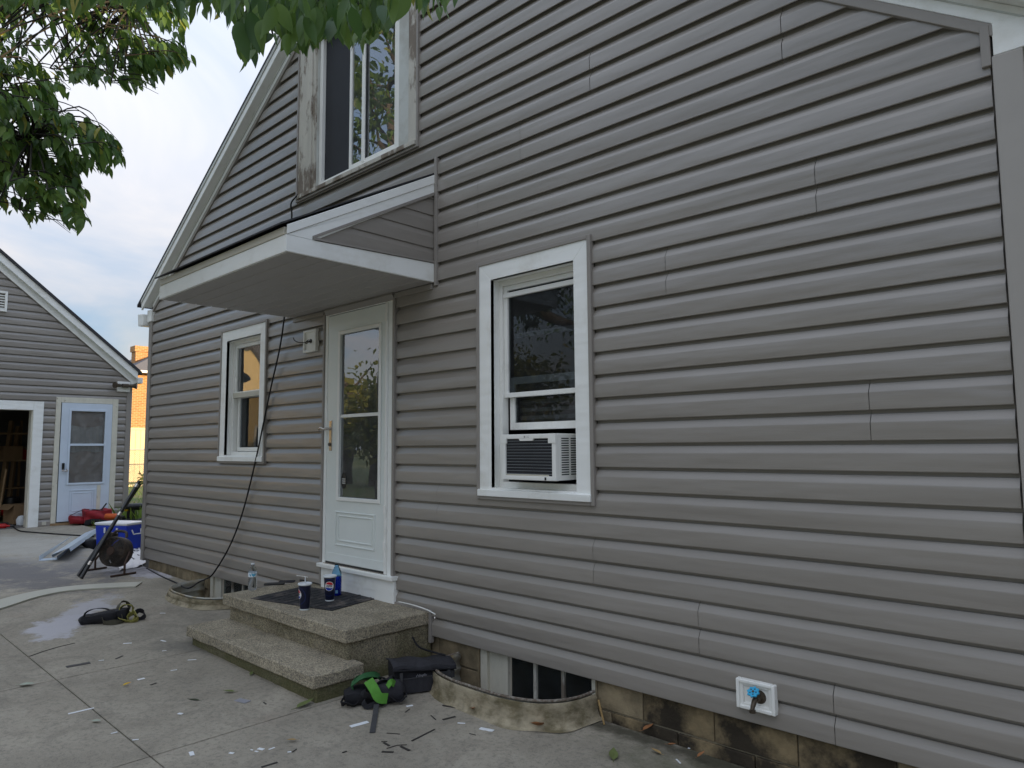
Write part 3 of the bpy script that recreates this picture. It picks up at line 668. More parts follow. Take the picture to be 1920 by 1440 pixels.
# entry door seen through the glass
ed_ = MB(); EX0, EX1, EY = -5.06,-4.26,.10
q = (-4.70,-4.31,1.22,2.10)
ed_.box(EX0, q[0], EY, EY+.04, .35, 2.34); ed_.box(q[1], EX1, EY, EY+.04, .35, 2.34); ed_.box(q[0], q[1], EY, EY+.04, .35, q[2]); ed_.box(q[0], q[1], EY, EY+.04, q[3], 2.34)
en = ed_.build('entry_door', 'door_paint', dr)
frame(MB(), q[0]-.03, q[1]+.03, q[2]-.03, q[3]+.03, .035, .035, EY-.012, EY-.0005).build('glazing_bead', 'white_vinyl', dr, bevel=.003)
for i in range(40): bx('slat', 'white_vinyl', dr, q[0]+.01, q[1]-.01, EY+.012, EY+.03, q[2]+.008+i*.0218, q[2]+.0105+i*.0218)
bx('blind_backing', 'dark_screen', dr, q[0], q[1], EY+.041, EY+.045, q[2], q[3])
frame(MB(), -4.80,-4.55, .55, 1.05, .012, .012, EY-.007, EY-.0005).build('panel_moulding', 'door_paint', dr, bevel=.003)
for z in (1.43, 1.19):
    MB().lathe([(.028,0),(.028,.008),(.012,.012),(.012,.035),(.026,.045),(.026,.06),(.012,.068)], 16, Matrix.Translation((-4.79, EY, z))@Matrix.Rotation(PI/2, 4, 'X')).build('knob', 'brass_old', dr, smooth=50)
# siding channel round the platform
for a in ((-4.17,-3.756,.145,.171), (-3.781,-3.757,-.045,.145)): bx('channel_trim', 'siding_trim', house, a[0], a[1], -.036, .0, a[2], a[3], bevel=.004)
# ---- mounting block with loose wires, hose bib
mbk = part('mounting_block'); 
frame(MB(), -5.435,-5.235,2.070,2.262,.022,.022,-.05,-.012).build('rim', 'white_vinyl', mbk, bevel=.004); bx('plate', 'white_vinyl', mbk, -5.415,-5.255,-.036,-.012,2.09,2.242, bevel=.002)
MB().lathe([(.018,0),(.018,.006)], 14, Matrix.Translation((-5.33,-.036,2.165))@Matrix.Rotation(PI/2, 4, 'X')).build('hole', 'black_plastic', mbk)
MB().tube(catmull([(-5.33,-.04,2.165), (-5.35,-.09,2.15), (-5.40,-.11,2.155), (-5.45,-.12,2.175), (-5.47,-.12,2.20)], 4), .004, 6).build('wire', 'black_plastic', mbk, smooth=60)
MB().tube(catmull([(-5.33,-.04,2.165), (-5.33,-.08,2.14), (-5.31,-.09,2.15), (-5.30,-.075,2.17)], 4), .004, 6).build('wire', 'black_plastic', mbk, smooth=60)
hb = part('hose_bib')
frame(MB(), -1.576,-1.394,.064,.194,.016,.016,-.052,-.012).build('rim', 'white_vinyl', hb, bevel=.004); frame(MB(), -1.562,-1.408,.078,.180,.018,.014,-.044,-.012).build('rim', 'white_vinyl', hb, bevel=.004)
bx('plate', 'white_vinyl', hb, -1.545,-1.425,-.034,-.012,.09,.168, bevel=.002)
Mx = Matrix.Translation((-1.470,-.034,.128))@Matrix.Rotation(PI/2, 4, 'X')
MB().lathe([(.030,0),(.028,.008),(.016,.012),(.013,.03),(.013,.045)], 18, Mx).build('flange', 'brass_old', hb, smooth=40)
MB().tube([(-1.470,-.06,.130), (-1.472,-.085,.122), (-1.474,-.10,.100), (-1.474,-.104,.088)], [.012,.012,.010,.009], 10).build('spout', 'brass_old', hb, smooth=60)
MB().lathe([(.009,0),(.014,.001),(.014,.012),(.010,.013)], 14, Matrix.Translation((-1.474,-.104,.076))).build('nozzle_ring', 'brass_old', hb, smooth=40)
MB().tube([(-1.470,-.065,.135), (-1.474,-.082,.155)], .006, 8).build('stem', 'brass_old', hb)
wh = MB(); Mw = Matrix.Translation((-1.475,-.085,.158))@Matrix.Rotation(math.radians(38), 4, 'X')
n_ = 16; ro = [.026+.0035*math.cos(8*2*PI*k/32) for k in range(32)]
wh.add([tuple(Mw@Vector((ro[k]*math.cos(2*PI*k/32), ro[k]*math.sin(2*PI*k/32), z))) for z in (0,.008) for k in range(32)], [tuple(range(32))[::-1], tuple(range(32,64))]+[(k, (k+1) % 32, 32+(k+1) % 32, 32+k) for k in range(32)])
tw = wh.build('tap_wheel', 'tap_blue', hb, bevel=.002)
for k in range(5): MB().lathe([(.0035,.0081),(.0035,.0086)], 8, Mw@Matrix.Translation((.014*math.cos(k*1.257), .014*math.sin(k*1.257), 0))).build('wheel_hole', 'black_plastic', hb)
MB().lathe([(.006,.008),(.005,.011)], 8, Mw).build('screw', 'brass_old', hb)
# ---- basement windows
for bi, (a, b) in enumerate(FO):
    bw = part('basement_window', 'timber framed basement window with dark panes, '+('behind the corrugated metal well right of the steps' if bi == 0 else 'behind the window well near the hanging cable'))
    reveal(MB(), a+.012, b-.012, -.45, .0, .02, .15).build('jamb', 'block', bw)
    px0 = a+.02
    bx('frame_post', 'peel_cream', bw, a+.015, a+.075, .03, .10, -.45, 0, bevel=.003); bx('frame_board', 'peel_cream', bw, a+.075, a+.205, .05, .10, -.45, 0, bevel=.003); bx('frame_post', 'peel_cream', bw, a+.205, a+.25, .035, .10, -.45, 0, bevel=.003)
    bx('frame_post', 'peel_cream', bw, b-.05, b-.015, .035, .10, -.45, 0, bevel=.003)
    bx('frame_rail', 'peel_cream', bw, a+.25, b-.05, .04, .10, -.45, -.41, bevel=.003)
    wdt = (b-.05-a-.25)/3
    for i in range(3):
        if i: bx('muntin', 'peel_paint', bw, a+.25+wdt*i-.011, a+.25+wdt*i+.011, .045, .08, -.41, 0)
        bx('pane', 'glass_dark', bw, a+.25+wdt*i+.012, a+.25+wdt*(i+1)-.012, .06, .063, -.41, 0)
    bx('shade_sheet', 'black_plastic', bw, a-.2, b+.2, .9, .95, -.75, .1)  # black sheet stands in for the unlit basement behind the panes
# ---- canopy over the door
cn = part('door_canopy', 'small shed roof canopy with white fascia over the storm door')
CX0, CX1, CY, CB = -5.63,-3.752,-1.155,2.405
T0, T1 = 2.56, 3.19                                  # roof plane height at the front and at the wall
MB().prism([(CY-.025, T0+.004), (0.0, T1+.012), (0.0, T1+.020), (CY-.035, T0+.010), (CY-.035, T0+.001)], 'x', CX0-.03, CX1+.018).build('roof', 'shingle', cn)
bx('fascia', 'white_trim', cn, CX0, CX1, CY, CY+.02, CB, 2.507, bevel=.003)
bx('fascia', 'cream_trim', cn, CX0, CX1, CY-.006, CY+.018, 2.508, T0-.006, bevel=.003)
for side, xa, xb in (('r', CX1, CX1+.02), ('l', CX0-.02, CX0)):
    MB().prism([(CY, CB), (0, CB), (0, 2.54), (CY+.185, 2.505), (CY, 2.505)], 'x', xa, xb).build('gable_board', 'white_trim', cn, bevel=.003)
    e = -.001
    MB().prism([(CY, 2.506), (CY+.185, 2.506), (0, 3.055), (0, T1-.06), (CY, T0-.055)], 'x', xa, xb).build('rake_board', 'white_trim', cn, bevel=.003)
    sg = 1 if side == 'r' else -1; xq = sorted((xa if side == 'l' else xb, (xa-.006) if side == 'l' else xb+.006))
    MB().prism([(CY, T0-.054), (0, T1-.059), (0, T1+.004), (CY, T0+.001)], 'x', xq[0], xq[1]).build('rake_board', 'white_trim', cn, bevel=.002)
    # triangle of siding
    for i in range(5):
        za = 2.53+i*.118; zb = za+.122
        yl = lambda z: -.97+(z-2.507)*(.97/.548)
        if yl(za) > -.03: continue
        x_ = (CX1+.004, CX1+.0105, CX1+.001) if side == 'r' else (CX0-.004, CX0-.0105, CX0-.001)
        zm = za+.078
        def row(z): return max(-.97, yl(z)-.03)
        pts = [(x_[0], za), (x_[1], za), (x_[1], zm), (x_[2], min(zb, 3.05))]
        mb = MB()
        for (p, a), (q_, b) in zip(pts, pts[1:]):
            mb.quad((p, min(row(a), -.01), a), (p, -.01, a), (q_, -.01, b), (q_, min(row(b), -.01), b))
        mb.build('siding_panel', 'siding', cn)
    x0_, x1_ = (CX1+.001, CX1+.027) if side == 'r' else (CX0-.027, CX0-.001)
    MB().prism([(-.985, 2.508), (0, 2.543), (0, 2.556), (-.985, 2.522)], 'x', x0_, x1_).build('channel_trim', 'siding_trim', cn)
    MB().prism([(-.985, 2.512), (0, 3.046), (0, 3.068), (-.985, 2.530)], 'x', x0_, x1_+(.0008 if side == 'r' else 0)).build('channel_trim', 'siding_trim', cn)
    bx('channel_trim', 'siding_trim', cn, x0_, x1_, -.026, .0, 2.556, 3.05, bevel=.002)
bx('channel_trim', 'siding_trim', cn, CX1+.0205, CX1+.046, -.036, -.001, 2.38, 3.30, bevel=.003)
nS = 9; ws = (abs(CY)-.045)/nS
for i in range(nS):
    y0 = CY+.022+i*ws
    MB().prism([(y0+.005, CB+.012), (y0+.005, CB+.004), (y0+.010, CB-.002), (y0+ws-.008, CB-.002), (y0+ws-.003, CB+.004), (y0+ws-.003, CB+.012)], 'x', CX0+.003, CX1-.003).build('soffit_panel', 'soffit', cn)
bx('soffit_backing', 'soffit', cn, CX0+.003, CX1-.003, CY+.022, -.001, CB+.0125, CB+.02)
bx('soffit_molding', 'siding_trim', cn, CX0, CX1, -.04, -.002, 2.36, 2.398, bevel=.003)
# flashing bend between canopy and door head
MB().prism([(-.045,2.42),(-.06,2.385),(-.03,2.35),(-.032,2.40)], 'x', -5.1,-4.18).build('head_flashing', 'siding_trim', dr)
# ------------------------------------------------------------------ steps
st = E('concrete_steps', (-4.6,-.5,gz(-4.6)), 'two-tier concrete stoop with pebbled edges below the storm door', 'steps')
PT = .158
def rough_box(name, m, x0, x1, y0, y1, z0, z1, amp=.004, step=.07, bevel=.008):
    bm = bmesh.new(); bmesh.ops.create_cube(bm, size=1)
    for v in bm.verts: v.co = Vector((x0 if v.co.x < 0 else x1, y0 if v.co.y < 0 else y1, z0 if v.co.z < 0 else z1))
    for ax in range(3):
        lo, hi = (x0,y0,z0)[ax], (x1,y1,z1)[ax]; n = max(1, int((hi-lo)/step))
        for i in range(1, n):
            no = [0,0,0]; no[ax] = 1; co = [0,0,0]; co[ax] = lo+(hi-lo)*i/n
            bmesh.ops.bisect_plane(bm, geom=bm.verts[:]+bm.edges[:]+bm.faces[:], plane_co=co, plane_no=no)
    rr = random.Random(int(abs(x0*1000+z1*77)))
    for v in bm.verts:
        v.co += Vector([rr.uniform(-amp, amp)*(1 if k < 2 else .35) for k in range(3)])
    me = bpy.data.meshes.new(name); bm.to_mesh(me); bm.free(); me.materials.append(MATS[m])
    o_ = bpy.data.objects.new(name, me); col.objects.link(o_)
    md = o_.modifiers.new('b', 'BEVEL'); md.width = bevel; md.segments = 2; md.limit_method = 'ANGLE'; md.angle_limit = math.radians(50)
    me.polygons.foreach_set('use_smooth', [True]*len(me.polygons)); me.set_sharp_from_angle(angle=math.radians(50))
    return fin(o_, st)
rough_box('platform_slab', 'aggregate', -5.43,-3.775,-.69,.004,.074,PT)
rough_box('platform_base', 'mossy', -5.38,-3.795,-.655,.006,-.24,.0745, .003)
rough_box('step_slab', 'aggregate', -5.42,-3.675,-.962,-.615,-.105,-.030)
rough_box('step_base', 'mossy', -5.375,-3.69,-.935,-.60,-.24,-.1045, .003)
# ------------------------------------------------------------------ window wells
def well(c, a, d, top, lab, m_in):
    w_ = E('window_well', (c,-d*.5,gz(c)), lab, 'window well', 'half-round window wells against the foundation')
    T = [t*PI/40 for t in range(41)]
    mb = MB(); rows = []
    for j in range(25):
        z = -.62+(top+.62)*j/24; off = .010*math.sin((z-top)*2*PI/.075)
        rows.append([(*wellpt(c, a, d, t, off-.012), z) for t in T])
    k = len(T); vs = [p for r in rows for p in r]
    mb.add(vs, [(j*k+i, j*k+i+1, (j+1)*k+i+1, (j+1)*k+i) for j in range(24) for i in range(k-1)])
    o_ = mb.build('corrugated_shell', m_in, w_, smooth=60)
    md = o_.modifiers.new('s', 'SOLIDIFY'); md.thickness = .006
    MB().tube([(*wellpt(c, a, d, t, -.006), top) for t in T], .008, 8).build('rolled_rim', 'rust_dark' if c > -4 else 'galv', w_, smooth=60)
    # cast concrete collar around it
    mb = MB(); prof = [(.001, -.02), (.002, top-.010-gz(c)), (.008, top-.010-gz(c)), (.015, top-.035-gz(c)), (.010, top-.06-gz(c)), (.020, .03), (.030, .008), (.06, -.004)]
    vs = [(*wellpt(c, a, d, t, q+.012*math.sin(t*9+c)*(q > .03)), max(gz(c)+h, gz(c)-.02)) for q, h in prof for t in T]
    mb.add(vs, [(j*k+i, j*k+i+1, (j+1)*k+i+1, (j+1)*k+i) for j in range(len(prof)-1) for i in range(k-1)])
    mb.build('collar', 'well_concrete', w_, smooth=70)
    MB().box(c-a-.1, c+a+.1, -d-.1, .03, -.66, -.60).build('bottom_gravel', 'mortar', w_)
    return w_
well(*WELLS[0], -.068, 'rusty corrugated window well right of the concrete stoop', 'galv')
well(*WELLS[1], -.060, 'stained window well left of the stoop below the hanging cable', 'galv')
# ------------------------------------------------------------------ air conditioner in the window
ac = E('air_conditioner', (-2.81,.0,1.07), 'white boxy window air conditioner with dark coil grille', 'air conditioner')
AX0, AX1, AY0, AY1, AZ0, AZ1 = -3.030,-2.602,-.088,.22,1.062,1.335
bx('casing', 'white_vinyl', ac, AX0+.004, AX1-.012, AY0+.03, AY1, AZ0+.004, AZ1-.002, bevel=.006)
frame(MB(), AX0, AX1-.0, AZ0, AZ1-.004, .030, .026, AY0, AY0+.032).build('back_frame', 'white_vinyl', ac, bevel=.004)
bx('side_panel', 'white_vinyl', ac, AX1-.0118, AX1, AY0+.032, AY1, AZ0+.002, AZ1-.003, bevel=.003)
bx('coil', 'dark_screen', ac, AX0+.028, AX1-.028, AY0+.012, AY0+.028, AZ0+.024, AZ1-.028)
for i in range(12): bx('coil_tube', 'silver_duct', ac, AX0+.030, AX1-.030, AY0+.0095, AY0+.0118, AZ0+.036+i*.0176, AZ0+.0378+i*.0176)
MB().prism([(AX0+.14, AZ1-.028), (AX0+.15, AZ1-.042), (AX0+.25, AZ1-.042), (AX0+.26, AZ1-.028)], 'y', AY0+.001, AY0+.012).build('tab', 'white_vinyl', ac)
bx('drip_tray', 'cream_trim', ac, AX0+.034, AX1-.06, AY0+.002, AY0+.012, AZ0+.018, AZ0+.034, bevel=.002)
bx('corner_bracket', 'white_vinyl', ac, AX0-.004, AX0+.040, AY0-.003, AY0+.01, AZ1-.058, AZ1-.002, bevel=.002); bx('corner_bracket', 'white_vinyl', ac, AX1-.055, AX1+.001, AY0-.0035, AY0+.01, AZ1-.058, AZ1-.002, bevel=.002)
bx('drain_hole', 'black_plastic', ac, AX1-.085, AX1-.072, AY0-.001, AY0+.004, AZ0+.003, AZ0+.02)
for cc_ in range(2):
    for i in range(16): bx('louvre_slot', 'black_plastic', ac, AX1-.002, AX1+.0008, AY0+.052+cc_*.085, AY0+.118+cc_*.085, AZ0+.032+i*.0138, AZ0+.0385+i*.0138)
def text(s, size, m, M, parent, name='lettering', warp=None, th=.0, bold=0.):
    c = bpy.data.curves.new('t', 'FONT'); c.body = s; c.size = size; c.align_x = 'CENTER'; c.align_y = 'CENTER'; c.extrude = th; c.offset = bold; c.resolution_u = 3
    t = bpy.data.objects.new('t', c); col.objects.link(t); bpy.context.view_layer.update()
    me = bpy.data.meshes.new_from_object(t.evaluated_get(bpy.context.evaluated_depsgraph_get())); bpy.data.objects.remove(t)
    bm = bmesh.new(); bm.from_mesh(me)
    if warp:
        bmesh.ops.triangulate(bm, faces=bm.faces[:]); bmesh.ops.subdivide_edges(bm, edges=[e for e in bm.edges if e.calc_length() > size*.2], cuts=1)
    for v in bm.verts: v.co = warp(v.co) if warp else M@v.co
    bm.to_mesh(me); bm.free(); me.materials.clear(); me.materials.append(MATS[m]); me.name = name
    o_ = bpy.data.objects.new(name, me); col.objects.link(o_); return fin(o_, parent)
FRONT = lambda x, y, z: Matrix.Translation((x, y, z))@Matrix.Rotation(PI/2, 4, 'X')
text('LG', .016, 'soffit', FRONT(AX0+.215, AY0-.0006, AZ1-.019), ac)
MB().lathe([(.0065,0),(.0065,.0006)], 14, FRONT(AX0+.19, AY0-.0002, AZ1-.019)).build('emblem', 'soffit', ac)
# ------------------------------------------------------------------ things on the stoop
def onp(u, v): p = zp(u, v, PT); return float(p[0]), float(p[1])
# water bottle
def bottle(x, y, z, r, h, body, lab, cap, label=True, water=.0):
    b_ = E('water_bottle' if label else 'soda_bottle', (x, y, z), lab, 'bottle'); T = Matrix.Translation((x, y, z))
    pf = [(.0,.004), (r*.6,.004), (r*.72,0), (r*.95,.006)]
    for i in range(5): pf += [(r, .018+i*.016), (r*.955, .026+i*.016)]
    pf += [(r, .10*h/.2), (r, .68*h), (r*.93, .73*h), (r*.62, .85*h), (r*.42, .91*h), (r*.40, .95*h)]
    MB().lathe(pf, 28, T).build('body', body, b_, smooth=60)
    MB().lathe([(r*.43, .955*h), (r*.45, .96*h), (r*.45, h), (r*.40, h*1.003)], 20, T).build('cap', cap, b_, smooth=40)
    if label:
        MB().lathe([(r*1.012, .50*h), (r*1.012, .665*h)], 28, T, cap=False).build('label_band', 'label_white', b_, smooth=60)
        cang = math.atan2(CAM[1]-y, CAM[0]-x)
        for k, (da, w_, zz0, zz1) in enumerate(((-.55,.25,.54,.62), (-.1,.2,.56,.65), (.25,.3,.53,.63), (.6,.2,.55,.62))):
            A = [cang+da+w_*(i/4-.5)*1.6 for i in range(5)]
            mb = MB(); mb.add([(x+r*1.02*math.cos(t), y+r*1.02*math.sin(t), z+h*(q+.03*math.sin(i*1.5+k))) for q in (zz0, zz1) for i, t in enumerate(A)], [(i, i+1, 6+i, 5+i) for i in range(4)])
            mb.build('label_mark', 'label_blue', b_)
    return b_
x, y = onp(473,1106); bottle(x, y, PT, .033, .205, 'pet', 'clear plastic water bottle with white and blue label on the stoop corner', 'label_white')
x, y = onp(617,1119); bottle(x+.02, y+.05, PT+.006, .036, .235, 'pet_blue', 'blue tinted plastic bottle behind the cola cup on the door mat', 'black_plastic', label=False)
# cups
def cup(x, y, z, lab, straw, logo_ang):
    c = E('soda_cup', (x, y, z), lab, 'cup', 'dark blue paper soda cups on the stoop'); T = Matrix.Translation((x, y, z))
    h, r0, r1 = .172, .031, .043
    rr = lambda t: r0+(r1-r0)*t
    MB().lathe([(r0-.002,.004), (r0-.001,.001), (r0+.001,.001), (r0+.0013,.009)], 32, T).build('bottom_rim', 'lid', c, smooth=50)
    MB().lathe([(r0,.009), (r1,h)], 32, T, cap=False).build('body', 'cup_navy', c, smooth=60)
    MB().lathe([(r1+.001,h-.006), (r1+.004,h-.004), (r1+.005,h+.004), (r1+.002,h+.008), (r1-.004,h+.009), (r1-.006,h+.005), (.001,h+.005)], 32, T).build('lid', 'lid', c, smooth=50)
    if straw: MB().tube([(x+.002, y, z+h-.02), (x+.008, y-.004, z+h+.05)], .0034, 8).build('straw', 'lid', c, smooth=60)
    def W(ang, e):                                  # (arc offset, height) -> cup surface
        def f(co):
            t = co.y/h; rad = rr(t)+e; a = logo_ang+ang+co.x/rad
            return Vector((x+rad*math.cos(a), y+rad*math.sin(a), z+co.y))
        return f
    def disc(R, cyy, m, e, name, clip=None, n=26):
        f = W(0, e); mb = MB()
        g_ = [(i, j) for i in range(-n, n+1) for j in range(-n, n+1)]
        rows = []
        for j in range(n+1):
            v = -R+2*R*j/n; hw = math.sqrt(max(0, R*R-v*v))
            lo, hi = -hw, hw
            rows.append([f(Vector((lo+(hi-lo)*i/14, cyy+v, 0))) for i in range(15)])
        keep = lambda j: clip is None or clip(-R+2*R*(j+.5)/n)
        mb.add([p for r_ in rows for p in r_], [(j*15+i, j*15+i+1, (j+1)*15+i+1, (j+1)*15+i) for j in range(n) if keep(j) for i in range(14)])
        return mb.build(name, m, c, smooth=60)
    ly = .108
    for k, R in enumerate((.062,.058)): disc(R, ly-.01, 'cup_ring' if k == 0 else 'cup_navy', .0004+.0003*k, 'pulse_ring', n=40)
    disc(.0335, ly, 'logo_white', .0013, 'logo_ring')
    def wavy(R, sign, m):
        f = W(0, .0019); mb = MB(); n = 28; vs = []
        for i in range(n+1):
            u_ = -R*.999+2*R*.999*i/n; hw = math.sqrt(max(0, R*R-u_*u_)); b_ = sign*.0115
            mid = b_+.0022*math.sin(u_/R*2.6)
            lo, hi = (min(mid, hw), hw) if sign > 0 else (-hw, max(mid, -hw))
            if lo > hi: lo = hi
            vs += [f(Vector((-u_, ly+lo, 0))), f(Vector((-u_, ly+hi, 0)))]
        mb.add(vs, [(2*i, 2*i+1, 2*i+3, 2*i+2) for i in range(n)]); return mb.build('logo_half', m, c)
    wavy(.0300, 1, 'logo_red'); wavy(.0300, -1, 'logo_blue')
    f = W(0, .0024)
    text('PEPSI', .0185, 'black_plastic', None, c, warp=lambda co: f(Vector((co.x, ly+co.y, 0))), bold=.0006)
    return c
def facing(x, y): return math.atan2(CAM[1]-y, CAM[0]-x)
x, y = onp(571,1143); cup(x, y, PT, 'dark blue soda cup with straw turned so its logo is almost hidden', True, facing(x, y)-1.45)
x, y = onp(618,1128); cup(x, y, PT+.007, 'dark blue soda cup with round red white and blue logo on the mat', False, facing(x, y)-.12)
x, y = onp(632,1117)
cn_ = E('soda_can', (x, y, PT+.007), 'tall blue soda can standing beside the logo cup', 'can')
T = Matrix.Translation((x, y, PT+.007)); MB().lathe([(.024,0), (.031,.006), (.032,.012), (.032,.125), (.027,.140)], 24, T).build('body', 'can_blue', cn_, smooth=50); MB().lathe([(.028,.139), (.0285,.143), (.025,.142), (.001,.139)], 24, T).build('top', 'chrome', cn_, smooth=50)
a_ = facing(x, y); MB().add([(x+.0325*math.cos(a_+q), y+.0325*math.sin(a_+q), PT+.007+z) for z in (.018,.04) for q in (-.35,-.1,.15)], [(0,1,4,3),(1,2,5,4)]).build('print_mark', 'logo_white', cn_)
# door mat with raised bars
mc = [onp(*q) for q in ((505,1116), (622,1146), (716,1120))]
mo = np.array(mc[1]); ex = (np.array(mc[0])-mo); ey = np.array(mc[2])-mo
wl, hl = np.linalg.norm(ex), np.linalg.norm(ey)
mt = E('door_mat', (*((mo+ex/2+ey/2)), PT), 'black rubber door mat with worn pattern in front of the door', 'door mat')
MT = Matrix.Translation((mo[0], mo[1], PT))@Matrix.Rotation(math.atan2(ey[1], ey[0])-PI/2, 4, 'Z')
sgx = -1
mtb = MB().box(0, sgx*wl, 0, min(hl,.52), .0005, .007, MT); mtb.build('mat_base', 'rubber', mt, bevel=.003)
for i in range(11):
    x0 = sgx*(.03+i*(wl-.06)/11)
    for j in range(4):
        y0 = .03+j*.12+(.03 if i % 2 else 0)
        if y0+.1 > .5: continue
        MB().box(x0, x0+sgx*.022, y0, y0+.095, .0068, .0098, MT).build('raised_bar', 'rubber', mt)
# flat dark pieces and loose wires
def flat(name, m, u0, v0, u1, v1, wd, th, lab, cat, z=PT, group=None):
    a = zp(u0, v0, z); b = zp(u1, v1, z); d = b-a; ln = np.linalg.norm(d); an = math.atan2(d[1], d[0])
    M = Matrix.Translation(((a[0]+b[0])/2, (a[1]+b[1])/2, z))@Matrix.Rotation(an, 4, 'Z')
    return MB().prism([(-ln/2,-wd*.4),(-ln*.42,-wd/2),(ln*.45,-wd/2),(ln/2,-wd*.3),(ln/2,wd*.4),(ln*.4,wd/2),(-ln*.45,wd/2),(-ln/2,wd*.3)], 'z', .0006, th) and xf(MB().prism([(-ln/2,-wd*.4),(-ln*.42,-wd/2),(ln*.45,-wd/2),(ln/2,-wd*.3),(ln/2,wd*.4),(ln*.4,wd/2),(-ln*.45,wd/2),(-ln/2,wd*.3)], 'z', .0006, th), M).build(name, m, None, bevel=th*.3, label=lab, cat=cat, group=group)
flat('phone_case', 'black_plastic', 495,1097,534,1095,.075,.012, 'black flat rectangular pouch nearest the water bottle on the stoop', 'pouch')
flat('phone_case', 'fabric_dark', 523,1092,553,1091,.07,.010, 'slim black pouch lying behind the other pouch on the stoop', 'pouch')
MB().tube(catmull([(*zp(683,1112,PT)[:2],PT+.004), (*zp(705,1121,PT)[:2],PT+.005), (*zp(740,1130,PT)[:2],PT+.012), (*yp(772,1134,-.05)[:2],PT+.026), tuple(yp(800,1143,-.055)), tuple(yp(816,1152,-.06))], 5), .0042, 8).build('white_cord', 'white_vinyl', None, smooth=60, label='thin white cord running from the mat across the stoop edge', cat='cord')
MB().tube(catmull([(*zp(556,1078,PT+.06)[:2], PT+.055), (*zp(575,1083,PT+.04)[:2], PT+.045), (*zp(600,1094,PT)[:2], PT+.018)], 5), .003, 6).build('bent_channel', 'white_vinyl', None, smooth=60, label='bent white wire behind the cups on the stoop', cat='wire')
# ------------------------------------------------------------------ black cable from the upper window to the well
cb = [(-5.57,-.05,3.50), (-5.61,-.09,3.42), (-5.63,-.07,3.32), (-5.69,-.05,3.1), (-5.71,-.05,2.6), tuple(yp(535,580,-.05)), tuple(yp(525,650,-.06)), tuple(yp(505,740,-.05)), tuple(yp(480,860,-.05)), tuple(yp(455,960,-.05)), tuple(yp(430,1025,-.06)), tuple(yp(400,1075,-.07)), tuple(yp(385,1086,-.10)), tuple(yp(372,1092,-.20))]
cb += [(*yp(352,1097,-.34)[:2], -.045), (*gp(330,1096)[:2], gz(-7.6)+.02), (*gp(300,1080)[:2], gz(-8.2)+.006), (*gp(275,1066)[:2], gz(-8.7)+.006)]
MB().tube(catmull(cb, 7), .0075, 8).build('black_cable', 'cable', None, smooth=60, label='long black cable hanging down the wall from the upper window', cat='cable')
# ------------------------------------------------------------------ soft goods
def softbox(M, sx, sy, sz, rnd=.35, amp=.01, n=7, seed=1, shape=None):
    rr = random.Random(seed); ph = [rr.uniform(0, 6) for _ in range(6)]
    bm = bmesh.new(); bmesh.ops.create_cube(bm, size=2); bmesh.ops.subdivide_edges(bm, edges=bm.edges[:], cuts=n, use_grid_fill=True)
    for v in bm.verts:
        p = v.co.copy(); s_ = p.normalized()*1.15; q = p.lerp(s_, rnd)
        q = Vector((q.x*sx/2, q.y*sy/2, q.z*sz/2))
        if shape: q = shape(q)
        d = amp*(math.sin(q.x*23+ph[0])*math.cos(q.y*19+ph[1])+.6*math.sin(q.z*31+ph[2]+q.x*17))
        q += p.normalized()*d
        v.co = M@q
    mb = MB(); bm.verts.index_update(); mb.add([v.co for v in bm.verts], [[v.index for v in f.verts] for f in bm.faces]); bm.free(); return mb
def loopstrap(M, rx, ry, w_, m, name, parent, a0=0., a1=2*PI, th=.004, tilt=0., n=22, wob=.01, seed=0):
    rr = random.Random(seed); p1, p2 = rr.uniform(0, 6), rr.uniform(0, 6)
    P = []; Wd = []
    for i in range(n+1):
        t = a0+(a1-a0)*i/n
        P.append(M@Vector((rx*math.cos(t), ry*math.sin(t), wob*math.sin(3*t+p1))))
        Wd.append(M.to_3x3()@Vector((math.sin(tilt*math.sin(t+p2))*math.cos(t), math.sin(tilt*math.sin(t+p2))*math.sin(t), math.cos(tilt*math.sin(t+p2)))))
    return MB().ribbon(P, Wd, w_, th).build(name, m, parent, smooth=50)
RZ = lambda a: Matrix.Rotation(a, 4, 'Z'); RX_ = lambda a: Matrix.Rotation(a, 4, 'X'); RY_ = lambda a: Matrix.Rotation(a, 4, 'Y'); TR = lambda *p: Matrix.Translation(tuple(map(float, p)))
# black bag leaning between stoop and window well
g0 = gz(-3.45)
c_ = gp(800,1300)
bg = E('tool_bag', (c_[0], c_[1], c_[2]), 'black fabric tool bag slumped between the stoop and the window well', 'bag')
an = math.atan2(.36, .30)                          # long axis, going away along the stoop
A = gp(739,1304); B = gp(850,1289); d = B-A; an = math.atan2(d[1], d[0]); ln = float(np.linalg.norm(d[:2]))
MBG = TR((A[0]+B[0])/2, (A[1]+B[1])/2, (A[2]+B[2])/2)@RZ(an)      # local -y faces the yard
def bagshape(q):
    t = q.x/ln; k = 1-.10*t                                  # sags towards one end
    z = (q.z+.075)*k-.075
    y = q.y-.022*math.cos(t*PI)*math.sin((q.z+.075)/.15*PI) if q.y < 0 else q.y
    return Vector((q.x, y+.02*max(0, q.z/.15), z))
softbox(MBG@TR(0,.085,.078), ln, .165, .15, .07, .0035, 10, 4, bagshape).build('body', 'fabric_black', bg, smooth=50, bevel=.0)
softbox(MBG@TR(-.03,-.012,.052), ln*.60, .035, .085, .14, .003, 8, 5).build('pocket', 'fabric_dark', bg, smooth=50)
MB().tube([MBG@Vector((-.03+ln*.28*q, -.031, .094)) for q in (-1,-.3,.4,1)], .0025, 6).build('zip', 'strap_grey', bg)
fl = [Vector((0,-.026,.132)), Vector((0,-.024,.150)), Vector((0,-.012,.157)), Vector((0,.08,.166)), Vector((0,.168,.158))]
